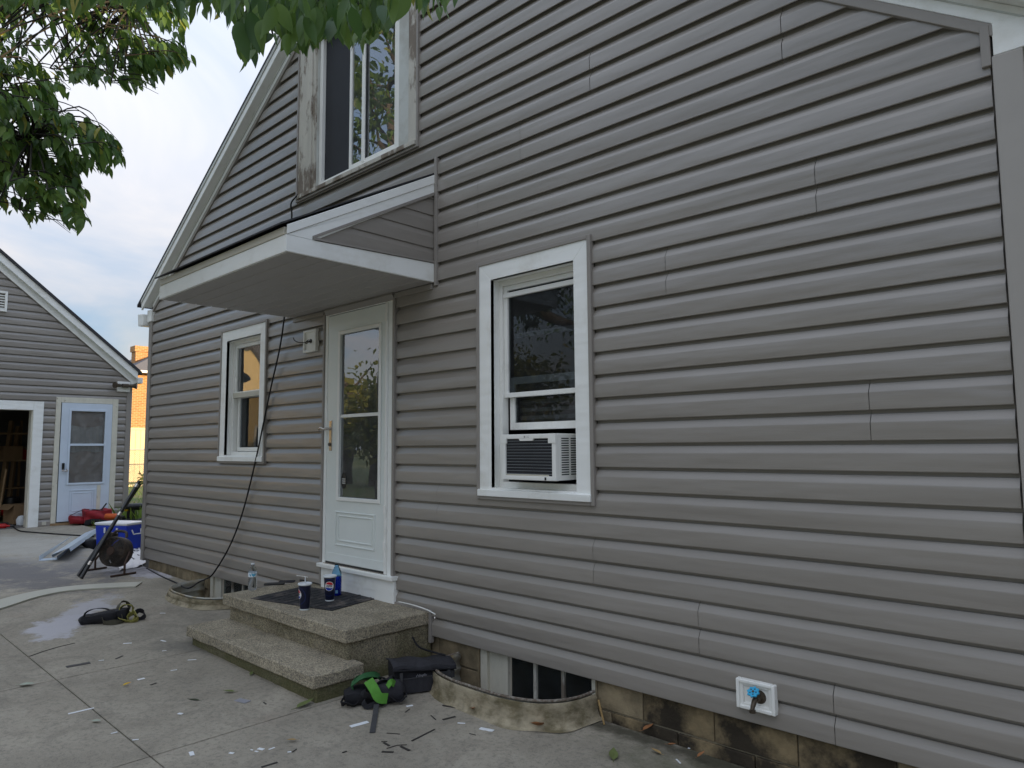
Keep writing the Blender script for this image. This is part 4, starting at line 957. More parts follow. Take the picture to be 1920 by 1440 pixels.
fm = MB(); fp = catmull(fl, 4); nx = 12; vs = []
for i in range(nx+1):
    t = i/nx-.5
    for p in fp: vs.append(MBG@Vector((t*ln*1.06, p.y-.006*math.cos(t*9), p.z-.014*t*2+.006*math.sin(t*13+p.y*20))))
m_ = len(fp); fm.add(vs, [(i*m_+j, (i+1)*m_+j, (i+1)*m_+j+1, i*m_+j+1) for i in range(nx) for j in range(m_-1)])
fo_ = fm.build('flap', 'fabric_dark', bg, smooth=50); sd3 = fo_.modifiers.new('s', 'SOLIDIFY'); sd3.thickness = .010
MB().tube([MBG@Vector((t*ln*1.06, -.029-.006*math.cos(t*9), .132-.028*t)) for t in (-.5,-.25,0,.25,.5)], .0045, 8).build('piping', 'fabric_black', bg, smooth=50)
MB().ribbon([MBG@Vector(p) for p in ((ln*.17,-.030,.092), (ln*.36,-.028,.088), (ln*.505,-.012,.085), (ln*.512,.07,.085))], (0,0,1), .042, .005).build('reinforcing_band', 'strap_grey', bg, smooth=40)
MB().tube(catmull([MBG@Vector(p) for p in ((ln*.45,.10,.165), (ln*.25,.13,.185), (ln*.02,.15,.22), (-.03,.17,.28))], 5), .006, 6).build('strap_end', 'fabric_black', bg, smooth=50)
for q in (-.40,.40): MB().ribbon([MBG@Vector(p) for p in ((ln*q,-.024,.13), (ln*q,-.034,.07), (ln*q,-.020,.02))], tuple(MBG.to_3x3()@Vector((1,0,0))), .018, .004).build('buckle_strap', 'strap_grey', bg, smooth=40)
LMK = MBG@Matrix(((1,0,0,-.03),(0,0,-1,-.0345),(0,1,0,.106),(0,0,0,1)))
MB().ribbon([LMK@Vector(p) for p in ((-.028,-.006,0), (-.020,.008,0), (-.012,-.006,0))], tuple(LMK.to_3x3()@Vector((0,1,0))), .003, .0006).build('emblem', 'scrap_grey', bg)
for i_, (h0, h1) in enumerate(((-.006,.008), (-.006,.003), (-.010,.003), (-.006,.004), (-.006,.008), (-.006,.002))): MB().box(-.008+i_*.0075, -.0045+i_*.0075, h0, h1, 0, .0006, LMK).build('emblem', 'scrap_grey', bg)
# green and black harness heaped against it
hp = gp(712,1320); hs_ = E('safety_harness', hp, 'heap of black and bright green webbing straps beside the tool bag', 'harness')
HM = TR(*hp)@RZ(an)
softbox(HM@TR(-.10,.07,.035), .20, .13, .075, .5, .012, 6, 8).build('pad', 'fabric_black', hs_, smooth=60)
softbox(HM@TR(.05,.03,.05), .17, .12, .10, .55, .014, 6, 9).build('pad', 'fabric_dark', hs_, smooth=60)
for k, (x, y, z, rx, ry, w_, m, rxx, ryy) in enumerate(((0,.03,.075,.075,.062,.045,'fabric_black',1.0,.3), (.04,.01,.06,.06,.06,.045,'fabric_dark',1.25,-.4), (-.08,.08,.085,.065,.05,.045,'fabric_green_dark',1.1,.2), (-.02,.0,.045,.09,.04,.04,'fabric_black',.5,.6), (.07,.06,.06,.05,.06,.04,'fabric_black',1.4,.9))):
    loopstrap(HM@TR(x, y, z)@RX_(rxx)@RY_(ryy), rx, ry, w_, m, 'strap', hs_, seed=k, tilt=.5)
def patch(pts, wd, w_, m, name, par, M, th=.004): return MB().ribbon([M@Vector(p) for p in catmull(pts, 4)], [tuple(M.to_3x3()@Vector(q)) for q in [wd]][0], w_, th).build(name, m, par, smooth=50)
MB().ribbon(catmull([HM@Vector(p) for p in ((-.07,-.02,.145), (-.045,-.055,.105), (-.02,-.07,.06), (.03,-.06,.045))], 4), tuple(HM.to_3x3()@Vector((.75,.2,.35))), .055, .005).build('strap', 'fabric_green', hs_, smooth=50)
MB().ribbon(catmull([HM@Vector(p) for p in ((.035,-.035,.10), (.055,-.04,.125), (.08,-.02,.105))], 4), tuple(HM.to_3x3()@Vector((.3,.3,.9))), .035, .004).build('strap', 'fabric_green', hs_, smooth=50)
MB().ribbon(catmull([HM@Vector(p) for p in ((-.15,.06,.11), (-.09,.03,.155), (-.02,.05,.15), (.02,.08,.12))], 4), tuple(HM.to_3x3()@Vector((.2,.9,.2))), .05, .004).build('strap', 'fabric_green_dark', hs_, smooth=50)
t0, t1 = gp(706,1328), gp(698,1375)
MB().ribbon([(t0[0], t0[1], t0[2]+.03), (t0[0]*.7+t1[0]*.3, t0[1]*.7+t1[1]*.3, t0[2]+.006), (t1[0], t1[1], t1[2]+.004)], tuple(np.cross(t1-t0, (0,0,1))), .028, .004).build('loose_strap', 'strap_grey', hs_)
for q in ((.0,-.075,.03),(.09,-.02,.07)): frame(MB(), -.024,.024,-.018,.018,.006,.006,-.003,.003).build('buckle', 'chrome', hs_).matrix_world = HM@TR(*q)@RX_(.6)
for k, (x, y, z, rx, ry, w_, a) in enumerate(((-.16,.03,.03,.05,.035,.03,.3), (.10,-.03,.04,.045,.03,.03,.7), (-.04,-.04,.03,.06,.03,.028,.25))): loopstrap(HM@TR(x, y, z)@RX_(a), rx, ry, w_, 'fabric_black', 'strap', hs_, seed=60+k, tilt=.7)
# tool belt with yellow straps further along the concrete
bp0 = gp(208,1168); tb = E('tool_belt', bp0, 'black and yellow strap tool belt dropped on the concrete', 'tool belt')
d = gp(262,1160)-gp(156,1166); TB = TR(*bp0)@RZ(math.atan2(d[1], d[0]))
softbox(TB@TR(-.10,.03,.04), .26, .14, .075, .45, .015, 6, 11).build('pouch', 'fabric_black', tb, smooth=60)
softbox(TB@TR(.03,.05,.05), .16, .12, .10, .45, .015, 6, 12).build('pouch', 'fabric_black', tb, smooth=60)
for k, (x, y, z, rx, ry, w_, m, a, b) in enumerate(((-.10,.02,.06,.10,.06,.022,'fabric_black',1.2,.2), (.12,.02,.035,.06,.05,.045,'fabric_yellow',.6,.2), (.16,.0,.03,.04,.045,.045,'fabric_yellow',1.1,-.5), (.02,-.03,.03,.07,.05,.045,'fabric_olive',.4,.1), (.10,.05,.08,.05,.05,.04,'fabric_yellow',1.5,.4), (.20,.05,.04,.04,.035,.04,'fabric_dark',.9,.2), (.07,.08,.10,.04,.05,.045,'fabric_olive',1.4,.1))):
    loopstrap(TB@TR(x, y, z)@RX_(a)@RY_(b), rx, ry, w_, m, 'strap', tb, seed=20+k, tilt=.6)
for q in ((.15,.0,.055),(.06,-.04,.035),(-.18,.0,.05)): frame(MB(), -.022,.022,-.016,.016,.006,.006,-.003,.003).build('buckle', 'chrome', tb).matrix_world = TB@TR(*q)@RX_(.5)
# ------------------------------------------------------------------ long items on the concrete
pts = [gp(u, v) for u, v in ((-60,1158), (0,1140), (60,1121), (120,1109), (190,1103), (257,1100))]
P = catmull([(p[0], p[1], gz(p[0])+.012) for p in pts], 6)
MB().ribbon(P, (0,0,1), .0, .0) if False else None
mb = MB(); nP = len(P); vs = []
for i, p in enumerate(P):
    t = (P[min(i+1, nP-1)]-P[max(i-1, 0)]).normalized(); s_ = Vector((-t.y, t.x, 0)).normalized()
    for o_, h in ((-.06,.0), (-.06,.014), (.20,.014), (.20,.0)): vs.append((p.x+s_.x*o_, p.y+s_.y*o_, gz(p.x)+h+.001))
mb.add(vs, [(i*4+k, i*4+(k+1) % 4, (i+1)*4+(k+1) % 4, (i+1)*4+k) for i in range(nP-1) for k in range(4)]+[(3,2,1,0), ((nP-1)*4, (nP-1)*4+1, (nP-1)*4+2, (nP-1)*4+3)])
mb.build('trim_strip', 'vinyl_strip', None, smooth=30, label='long bowed beige vinyl strip lying across the concrete', cat='trim strip')
def channel(a, b, wd, ht, roll, lab, lift=0.):
    d = b-a; ln = float(np.linalg.norm(d[:2])); M = TR(a[0], a[1], gz(a[0])+lift)@RZ(math.atan2(d[1], d[0]))@RY_(SL*.7)@RX_(roll)
    t = .003
    return xf(MB().prism([(-wd/2,0), (wd/2,0), (wd/2,ht), (wd/2-t,ht), (wd/2-t,t), (-wd/2+t,t), (-wd/2+t,ht*.8), (-wd/2,ht*.8)], 'x', 0, ln), M).build('metal_flashing', 'flashing', None, label=lab, cat='flashing', group='bent metal flashing lengths near the cooler')
channel(gp(90,1051), gp(150,1003), .19, .06, .0, 'lower pale blue metal flashing channel lying open on the concrete', .002)
channel(gp(112,1053), gp(172,1001), .20, .05, 2.75, 'pale blue metal flashing propped upside down on the other length', .125)
# two black poles leaning on the corner of the house
top = yp(270,906,-.04); b0 = gp(146,1082); b1 = gp(152,1086)
for k, (b_, off) in enumerate(((b0, -.012), (b1, .02))):
    pl = E('black_pole', b_, ('thinner all-black pole of the pair leaning on the house corner', 'thicker black pole with silver bands leaning on the house corner')[k], 'pole', 'paired black poles leaning on the house corner')
    tp = Vector((top[0]+off*.6-.07, -.055-.02*k, top[2]+off)); bt = Vector((b_[0], b_[1], b_[2]+.012))
    MB().tube([bt, tp], .021 if k else .018, 10).build('shaft', 'black_metal', pl, smooth=50)
    for f_ in ((.12,.62,.93) if k else (.3,.66)):
        q0, q1 = bt.lerp(tp, f_), bt.lerp(tp, f_+.035); MB().tube([q0, q1], .0225 if k else .0195, 10).build('clip_band', 'chrome' if k else 'black_plastic', pl, smooth=50)
# cooler
cl = gp(207,1034); cA, cB, cC = gp(177,1032), gp(235,1035), gp(240,1016)
d = cB-cA; wl_ = float(np.linalg.norm(d[:2])); CMx = TR(cA[0], cA[1], cA[2])@RZ(math.atan2(d[1], d[0]))
co = E('cooler', (float(cA[0]+cB[0])/2, float(cA[1]+cB[1])/2, cA[2]), 'blue cooler chest with white lid behind the dark fan', 'cooler')
def taper(w0, w1, d0, d1, z0, z1, y0):
    a, b = (w1-w0)/2, (d1-d0)/2
    return [(-a*0-((w0-wl_)/2), y0, z0)]
cw, cdp, ch = wl_*1.02, .33, .335
def tbox(mb, w0, w1, d0, d1, z0, z1, M):
    vs = []
    for w_, d_, z in ((w0,d0,z0), (w1,d1,z1)):
        for sx_, sy_ in ((-1,0),(1,0),(1,1),(-1,1)): vs.append(tuple(M@Vector((wl_/2+sx_*w_/2, (cdp-d_)/2+sy_*d_, z))))
    return mb.add(vs, [(0,1,2,3),(4,5,6,7)]+[(k,(k+1)%4,4+(k+1)%4,4+k) for k in range(4)])
tbox(MB(), cw*.93, cw, cdp*.9, cdp, .002, ch, CMx).build('body', 'cooler_blue', co, bevel=.012)
tbox(MB(), cw*1.03, cw*1.04, cdp*1.05, cdp*1.06, ch+.001, ch+.035, CMx).build('lid', 'cooler_white', co, bevel=.01)
for q in (.33,.72): MB().box(wl_*q-.012, wl_*q+.012, -.018,-.002, ch-.10, ch-.03, CMx).build('latch', 'cooler_white', co, bevel=.003)
MB().box(wl_*.42, wl_*.62, -.012,-.001, ch-.12, ch-.095, CMx).build('badge', 'cooler_white', co, bevel=.003)
MB().tube([CMx@Vector(p) for p in ((cw+.005,.08,ch-.06), (cw+.03,.09,ch-.12), (cw+.03,.22,ch-.12), (cw+.005,.24,ch-.06))], .009, 8).build('side_handle', 'cooler_white', co, smooth=50)
# dark round fan on a low stand
f0, f1, f2 = gp(203,1083), gp(233,1079), gp(178,1069)
fc = (f1+f2)/2+np.array((0,0,0)); fn = E('floor_fan', (float(fc[0]), float(fc[1]), gz(float(fc[0]))), 'dirty dark round floor fan on a low metal stand before the cooler', 'fan')
fz = gz(float(fc[0])); FD = Vector((-(f1-f2)[1], (f1-f2)[0], 0)).normalized(); 
if FD.dot(Vector((CAM[0]-fc[0], CAM[1]-fc[1], 0))) < 0: FD = -FD
FM = TR(fc[0], fc[1], fz+.30)@Matrix(((*([0]*0),), )) if False else TR(float(fc[0])+.0, float(fc[1])+.06, fz+.225)@FD.to_track_quat('Z', 'Y').to_matrix().to_4x4()@RX_(-.25)@RY_(.35)
RFN = .165
MB().lathe([(RFN*.98,-.075), (RFN,-.06), (RFN,.055), (RFN*.97,.07), (RFN*.92,.07), (RFN*.93,-.07)], 40, FM, cap=False).build('shroud', 'fan_body', fn, smooth=50)
for k in range(9): MB().lathe([(RFN*(.13+.095*k), .075+.012*(1-(k/9)**2)), (RFN*(.13+.095*k)+.004, .079+.012*(1-(k/9)**2)), (RFN*(.13+.095*k)+.008, .075+.012*(1-(k/9)**2))], 36, FM, cap=False).build('grille_ring', 'fan_body', fn, smooth=60)
for k in range(14):
    a = 2*PI*k/14; MB().tube([FM@Vector((.03*math.cos(a), .03*math.sin(a), .086)), FM@Vector((RFN*.95*math.cos(a+.25), RFN*.95*math.sin(a+.25), .07))], .0035, 6).build('grille_spoke', 'fan_body', fn)
MB().lathe([(.05,.084), (.045,.094), (.002,.096)], 20, FM).build('badge', 'fan_rust', fn, smooth=50)
for k in range(5):
    a = 2*PI*k/5; bl_ = MB(); q = [FM@Vector((r*math.cos(a+t), r*math.sin(a+t), z)) for r, t, z in ((.045,-.2,.03), (RFN*.86,-.28,.035), (RFN*.88,.35,-.02), (.045,.35,-.01))]; bl_.quad(*q); bl_.build('blade', 'fan_body', fn)
MB().lathe([(.07,-.09), (.075,-.05), (.05,.02), (.03,.03)], 20, FM).build('motor', 'fan_body', fn, smooth=50)
MB().lathe([(RFN*.9,-.078), (RFN*.3,-.085)], 24, FM, cap=False).build('rear_guard', 'fan_body', fn, smooth=50)
up_ = FM.to_3x3().inverted()@Vector((0,0,1)); up_.z = 0; up_.normalize(); sd_ = Vector((-up_.y, up_.x, 0))
hd = [FM@(up_*(RFN*.98)+sd_*s_+Vector((0,0,zz_))) for s_, zz_ in ((-.10,0), (-.08,.0))]
MB().tube(catmull([FM@(up_*r+sd_*s_) for r, s_ in ((RFN*.97,-.10), (RFN+.055,-.07), (RFN+.06,.05), (RFN*.97,.09))], 5), .016, 8).build('carry_handle', 'fan_body', fn, smooth=60)
softbox(FM@TR(*(up_*(RFN+.01)+sd_*.10)), .10,.08,.10,.4,.003,4,3).build('switch_box', 'fan_body', fn, smooth=60)
cq = FM@Vector((0,0,0))
for sgn, ft in ((1, f1), (-1, f2)):
    pv = FM@(sd_*(RFN+.012)*(sgn if (FM@(sd_*RFN)-Vector((*f1[:2], 0))).length < (FM@(-sd_*RFN)-Vector((*f1[:2], 0))).length else -sgn))
    ftp = Vector((ft[0], ft[1], gz(ft[0])+.012)); MB().tube([pv, Vector((ftp.x, ftp.y, pv.z*.5+ftp.z*.5)), ftp], .012, 8).build('stand_leg', 'fan_rust', fn, smooth=50)
    dd = Vector((FD.x, FD.y, 0)); MB().tube([ftp-dd*.13, ftp+dd*.15], .011, 8).build('foot_bar', 'fan_rust', fn, smooth=50)
# crumpled white cloth, cords and tools at the corner
ca = gp(250,1062)
rr = random.Random(5); mb = MB(); nx, ny = 16, 9
cq_ = [gp(222,1072), gp(276,1060), gp(262,1030), gp(225,1036)]
vs = []
for j in range(ny+1):
    for i in range(nx+1):
        a, b = i/nx, j/ny; p = (1-b)*((1-a)*cq_[0]+a*cq_[1])+b*((1-a)*cq_[3]+a*cq_[2])
        x_ = p[0]+rr.uniform(-.015,.015); y_ = min(p[1], .0 if x_ > -9.15 else 9)+rr.uniform(-.015,.015)*(0 if p[1] > -.03 else 1)
        vs.append((x_, y_, gz(x_)+.004+abs(math.sin(a*11)*math.cos(b*9+a*4))*.018+rr.uniform(0,.006)))
mb.add(vs, [(j*(nx+1)+i, j*(nx+1)+i+1, (j+1)*(nx+1)+i+1, (j+1)*(nx+1)+i) for j in range(ny) for i in range(nx)])
mb.build('drop_cloth', 'cloth_white', None, smooth=60, label='crumpled white drop cloth on the ground at the house corner', cat='cloth')
def cord(pts, r, m, lab, name='extension_cord', **k):
    return MB().tube(catmull([(float(p[0]), float(p[1]), gz(float(p[0]))+r+h) for p, h in pts], 6), r, 7).build(name, m, None, smooth=60, label=lab, cat='cord', **k)
cord([(gp(20,985),0), (gp(36,996),0), (gp(60,999),0), (gp(100,1002),0), (gp(145,1005),0), (gp(176,1007),0)], .010, 'cable', 'dark cord snaking from the garage opening towards the flashing')
cord([(gp(18,988),0), (gp(28,985),0), (gp(40,984),0), (gp(46,980),0)], .009, 'cable', 'short dark cord looped at the garage door post')
cs = random.Random(9)
for k in range(5):
    P_ = [(gp(232+cs.uniform(-6,4), 1018+k*9), 0), (gp(243, 1012+k*9+cs.uniform(-4,4)), .01), (gp(252, 1020+k*7+cs.uniform(-5,5)), .0), (gp(261, 1016+k*9), .0)]
    cord(P_, .009, 'cable', 'black cord in the tangle between cooler and house corner', group='tangled black cords at the house corner')
# tools heaped past the corner: drills, saw, stapler
def drill(M, m, lab, s=1., name='power_drill'):
    d_ = E(name, M.translation, lab, 'power tool'); S = M@Matrix.Scale(s, 4)
    MB().lathe([(.022,-.11), (.034,-.10), (.036,.03), (.030,.05), (.016,.06), (.014,.10)], 16, S@TR(0,0,.19)@RY_(PI/2)).build('body', m, d_, smooth=40)
    MB().box(-.06,-.015,-.018,.018,.07,.18, S).build('grip', 'black_plastic', d_, bevel=.008)
    MB().box(-.09,.03,-.038,.038,.0,.07, S).build('battery', 'black_plastic', d_, bevel=.01)
    MB().lathe([(.016,0), (.012,.045)], 12, S@TR(.10,0,.19)@RY_(PI/2)).build('chuck', 'black_metal', d_, smooth=40)
    return d_
def gM3(u, v, rz, rx=0., h=0.): p = gp(u, v); return TR(p[0], p[1], p[2]+h)@RZ(rz)@RX_(rx)
drill(gM3(246,984,2.2,0,.0), 'tool_yellow', 'yellow and black cordless drill beside the house corner', 1.6)
drill(gM3(231,985,.6,1.2,.08), 'tool_orange', 'orange and black power tool lying behind the cooler', 1.4)
drill(gM3(255,985,1.2,0,.0), 'black_plastic', 'all black power tool next to the yellow drill', 1.7)
drill(gM3(243,1006,2.6,.9,.05), 'silver_duct', 'silver and black power tool lying right of the cooler', 1.4)
p = gp(171,1026); softbox(TR(p[0], p[1], p[2]+.05)@RZ(.5), .22,.16,.12,.5,.02,5,31).build('work_glove', 'fabric_black', None, smooth=60, label='crumpled black glove at the left foot of the cooler', cat='glove')
p = gp(248,1018); bk = softbox(TR(p[0]+.1, p[1]+.1, p[2]+.16)@RZ(.3), .2,.25,.34,.45,.02,6,32).build('tool_pouch', 'fabric_black', None, smooth=60, label='upright black pouch standing right of the cooler', cat='pouch')
# red duffel by the garage door
dA, dB = gp(140,986), gp(208,982); d = dB-dA; DM = TR(*((dA+dB)/2))@RZ(math.atan2(d[1], d[0])); ln = float(np.linalg.norm(d[:2]))
df = E('duffel_bag', (dA+dB)/2, 'slumped red duffel bag with black base at the garage side door', 'bag')
softbox(DM@TR(.06,.10,.13), ln*.78, .30, .24, .35, .03, 8, 41).build('body', 'fabric_red', df, smooth=60)
softbox(DM@TR(-ln*.42,.12,.09), ln*.40, .22, .13, .5, .02, 6, 42).build('side_flap', 'fabric_red', df, smooth=60)
softbox(DM@TR(.06,.09,.05), ln*.76, .31, .10, .3, .015, 6, 43).build('base_panel', 'fabric_black', df, smooth=60)
MB().ribbon(catmull([DM@Vector(p) for p in ((-.35,.02,.18), (-.15,0,.27), (.05,.0,.26), (.15,.02,.24))], 5), tuple(DM.to_3x3()@Vector((0,1,0))), .05, .006).build('carry_strap', 'fabric_black', df, smooth=50)
MB().tube([DM@Vector((.12,.05,.24)), DM@Vector((.20,.05,.36))], .012, 8).build('tool_handle', 'black_plastic', df, smooth=50)
# ------------------------------------------------------------------ scraps and fallen leaves
def scrap(u0, v0, u1, v1, wd, m, lab, group, th=.0022, cat='offcut', name='offcut', bend=0.):
    a, b = gp(u0, v0), gp(u1, v1); d = b-a; ln = max(.006, float(np.linalg.norm(d[:2]))); c = (a+b)/2
    M = TR(c[0], c[1], c[2])@RY_(SL)@RZ(math.atan2(d[1], d[0]))
    n = 4; vs = []
    for i in range(n+1):
        x = ln*(i/n-.5); z = .0009+bend*4*(i/n-.5)**2; sk = R_.uniform(-.08,.08)*wd
        for yy, zz2 in ((-wd/2,0),(wd/2,0),(wd/2,th),(-wd/2,th)): vs.append((x+sk*0, yy*(1+R_.uniform(-.08,.08)), z+zz2))
    return xf(MB().add(vs, [(i*4+k, i*4+(k+1) % 4, (i+1)*4+(k+1) % 4, (i+1)*4+k) for i in range(n) for k in range(4)]+[(3,2,1,0), (n*4,n*4+1,n*4+2,n*4+3)]), M).build(name, m, None, label=lab, cat=cat, group=group)
WL, WG = 'small white vinyl offcut lying on the concrete', 'small white offcuts scattered on the concrete'
DL, DG = 'thin dark brown offcut lying near the window well', 'dark brown offcuts scattered near the window well'
for q in ((1,1,1),):
    scrap(657,1363,690,1354,.026, 'paper', 'bright white rectangular offcut beside the loose harness strap', None); scrap(900,1366,925,1371,.026, 'paper', 'white rectangular offcut in front of the window well', None)
    scrap(128,1339,176,1328,.013, 'paper', 'long narrow white strip lying across the concrete joint', None); scrap(445,1312,465,1317,.045, 'scrap_grey', 'square lavender grey offcut in front of the stoop', None)
    scrap(124,1251,169,1243,.040, 'scrap_brown', 'dark pointed flat scrap near the long concrete joint', None)
for a in ((258,1275,271,1272,.02), (231,1207,247,1206,.016), (302,1201,311,1203,.012), (320,1258,332,1256,.008), (208,1376,220,1373,.008), (248,1388,260,1387,.007), (358,1410,361,1417,.02), (334,1338,342,1339,.018), (430,1412,438,1413,.014), (484,1404,494,1406,.018), (504,1406,515,1402,.008), (539,1411,546,1410,.010), (858,1356,872,1357,.010), (762,1325,774,1323,.018), (1268,1424,1276,1432,.007), (478,1409,484,1410,.008), (352,1238,368,1237,.008), (185,1239,195,1238,.007), (304,1221,312,1220,.008), (300,1150,310,1150,.012), (232,1162,236,1162,.01), (470,1406,474,1407,.006), (1225,1405,1230,1407,.006), (1290,1403,1294,1404,.008)):
    scrap(*a, 'paper', WL, WG, .0016)
for a in ((830,1323,858,1328,.016), (830,1350,854,1344,.014), (808,1342,817,1350,.006), (772,1390,815,1368,.009), (716,1410,738,1411,.014), (719,1393,730,1399,.012), (751,1400,768,1408,.014), (725,1404,745,1398,.005), (745,1398,763,1397,.005), (642,1412,650,1409,.008), (490,1439,520,1430,.012), (548,1411,556,1405,.006), (725,1375,750,1377,.005), (760,1336,768,1330,.006), (715,1391,726,1391,.004), (494,1317,499,1321,.008), (282,1285,293,1281,.012), (217,1236,230,1230,.014), (880,1376,892,1379,.004)):
    scrap(*a, 'scrap_dark', DL, DG, .0022)
def leafmesh(n=6, fold=.25, curl=.15, wdt=.42, point=1.5):
    vs, fs = [], []
    for i in range(n+1):
        t = i/n; w_ = wdt*.5*(math.sin(PI*t**.75)**.9)*(1-t**3*.3) if 0 < t < 1 else 0
        x = t; z = -curl*t*t
        vs += [(x, -w_, z+w_*fold), (x, 0, z), (x, w_, z+w_*fold)]
    for i in range(n):
        b = i*3; fs += [(b, b+3, b+4, b+1), (b+1, b+4, b+5, b+2)]
    return vs, fs
LV, LF = leafmesh()
def leafme(name, m, curl=.15, fold=.25, n=6, stem=True):
    vs, fs = leafmesh(n, fold, curl); mb = MB().add(vs, fs)
    if stem: mb.tube([(-.28,0,.02), (-.12,0,.0), (.02,0,0)], .012, 4)
    me = bpy.data.meshes.new(name); me.from_pydata(mb.v, [], mb.f); me.materials.append(MATS[m]); me.polygons.foreach_set('use_smooth', [True]*len(me.polygons)); return me
fl_m = {k: leafme('fallen_leaf', k, c_, f_) for k, c_, f_ in (('leaf_brown',-.35,.7), ('leaf_tan',-.2,.5), ('leaf_yellow',-.2,.6), ('leaf_fallen',-.12,.3), ('leaf_pale',-.1,.25), ('leaf_dark',-.3,.6))}
for u, v, k, s_, lab, gr in ((1020,1368,'leaf_brown',.11,'curled brown leaf against the foot of the window well',None), (1251,1407,'leaf_brown',.05,'dry brown leaf on the damp concrete near the hose bib','dry brown leaves by the foundation'), (1240,1417,'leaf_tan',.06,'pale tan leaf beside a brown leaf on the damp concrete',None), (1205,1380,'leaf_brown',.07,'dry brown leaf on the damp concrete near the hose bib','dry brown leaves by the foundation'), (1150,1428,'leaf_fallen',.11,'large green leaf flat on the concrete before the wet foundation',None), (230,1288,'leaf_yellow',.05,'yellow and orange leaf on open concrete',None), (556,1330,'leaf_fallen',.13,'long green leaf at the corner foot of the lower step',None), (556,1390,'leaf_tan',.05,'small pale yellow leaf on the concrete in front of the lower step',None), (36,1286,'leaf_pale',.10,'pale green leaf near the long concrete joint',None), (172,1354,'leaf_pale',.06,'small pale leaf beside the narrow white strip',None), (375,1323,'leaf_dark',.07,'dark curled leaf on the concrete in front of the stoop',None), (440,1299,'leaf_fallen',.07,'small green leaf beside the lavender grey offcut',None), (470,1268,'leaf_fallen',.06,'green leaf tucked at the foot of the lower step',None), (884,1337,'leaf_brown',.08,'rust brown leaf left of the window well collar',None), (1135,1318,'leaf_brown',.05,'dry brown leaf on the damp concrete near the hose bib','dry brown leaves by the foundation'), (1308,1431,'leaf_brown',.05,'dry brown leaf on the damp concrete near the hose bib','dry brown leaves by the foundation')):
    p = gp(u, v)
    if p[1] > -.02: p[1] = -.03
    M = TR(p[0], p[1], gz(p[0])+.008+(.02 if k in ('leaf_brown','leaf_dark') else 0))@RZ(R_.uniform(0, 6.28))@RX_(R_.uniform(-.15,.15))@Matrix.Scale(s_, 4)
    inst(fl_m[k], 'fallen_leaf', M, None, label=lab, cat='leaf', group=gr)
p = zp(605,1216,-.030); inst(fl_m['leaf_yellow'], 'fallen_leaf', TR(p[0], p[1], -.022)@RZ(1)@Matrix.Scale(.055, 4), None, label='small yellow leaf lying on the lower step', cat='leaf')
# stick and dark debris at the foundation
a, b = yp(1122,1312,-.03), gp(1133,1360); MB().tube([tuple(a), (float(b[0]), float(b[1]), float(b[2])+.004)], .006, 6).build('wood_stick', 'leaf_tan', None, smooth=60, label='pale stick propped against the foundation beside the window well', cat='stick')
# ------------------------------------------------------------------ garage
GXF = -14.3
def gq(u, v, x=GXF): p = xp(u, v, x); return float(p[1]), float(p[2])
gar = E('garage', (-17,-1.2,gz(-15)), 'grey sided garage with white trimmed open doorway and weathered side door', 'garage')
yR, _ = gq(243,850); slope = .83; zE = gq(248,717)[1]
yO1 = gq(76,870)[0]; zO1 = gq(40,752)[1]               # outer edge of overhead door trim
yD0, yD1, zD1 = gq(99,870)[0], gq(217,870)[0], gq(160,746)[1]
zB = gz(-14.3)
yE = yR-.01; yA = -1.0; zA = zE+(yE-yA)*slope; yL = 2*yA-yE
GO = [(yL-9, yO1, -9, zO1), (yD0, yD1, -9, zD1)]
def rk(y): return zE+(min(yE-y, y-yL))*slope
def yr_(z): return yE-.06 if z < zE else yE-(z-zE)/slope
def giv(z):
    iv = [(yL if z < zE else yL+(z-zE)/slope, yr_(z))]
    for a, b, c, d in GO:
        if c < z < d:
            nv = []
            for p, q in iv:
                if b <= p or a >= q: nv.append((p, q)); continue
                if a > p: nv.append((p, a))
                if b < q: nv.append((b, q))
            iv = nv
    return iv
gw = bx('wall', 'siding_trim', gar, GXF-.15, GXF-.012, yO1, yD0, zB, zO1+.02)
bx('wall', 'siding_trim', gar, GXF-.15, GXF-.012, yD1, yE, zB, zO1+.02)
MB().prism([(yL, zO1+.021), (yE, zO1+.021), (yE, zE), (yA, zA), (yL, zE)], 'x', GXF-.15, GXF-.012).build('wall', 'siding_trim', gar)
bx('wall', 'siding_trim', gar, GXF-6, GXF-.15, yE-.12, yE-.005, zB, zE); bx('wall', 'siding_trim', gar, GXF-6, GXF-.15, yL, yL+.12, zB, zE); MB().prism([(yL, zB), (yE, zB), (yE, zE), (yA, zA), (yL, zE)], 'x', GXF-6.1, GXF-6).build('wall', 'interior', gar)
bx('floor', 'garage_floor', gar, GXF-6, GXF-.02, yL, yE, zB-.05, zB+.005)
def gpieces(mb):
    sw = MB(); sw.v = [(p[1], p[0], p[2]) for p in mb.v]; sw.f = mb.f
    out = pieces(sw)
    for m_ in out: m_.v = [(p[1], p[0], p[2]) for p in m_.v]
    return out
n = int((zA-zB)/RW)+1
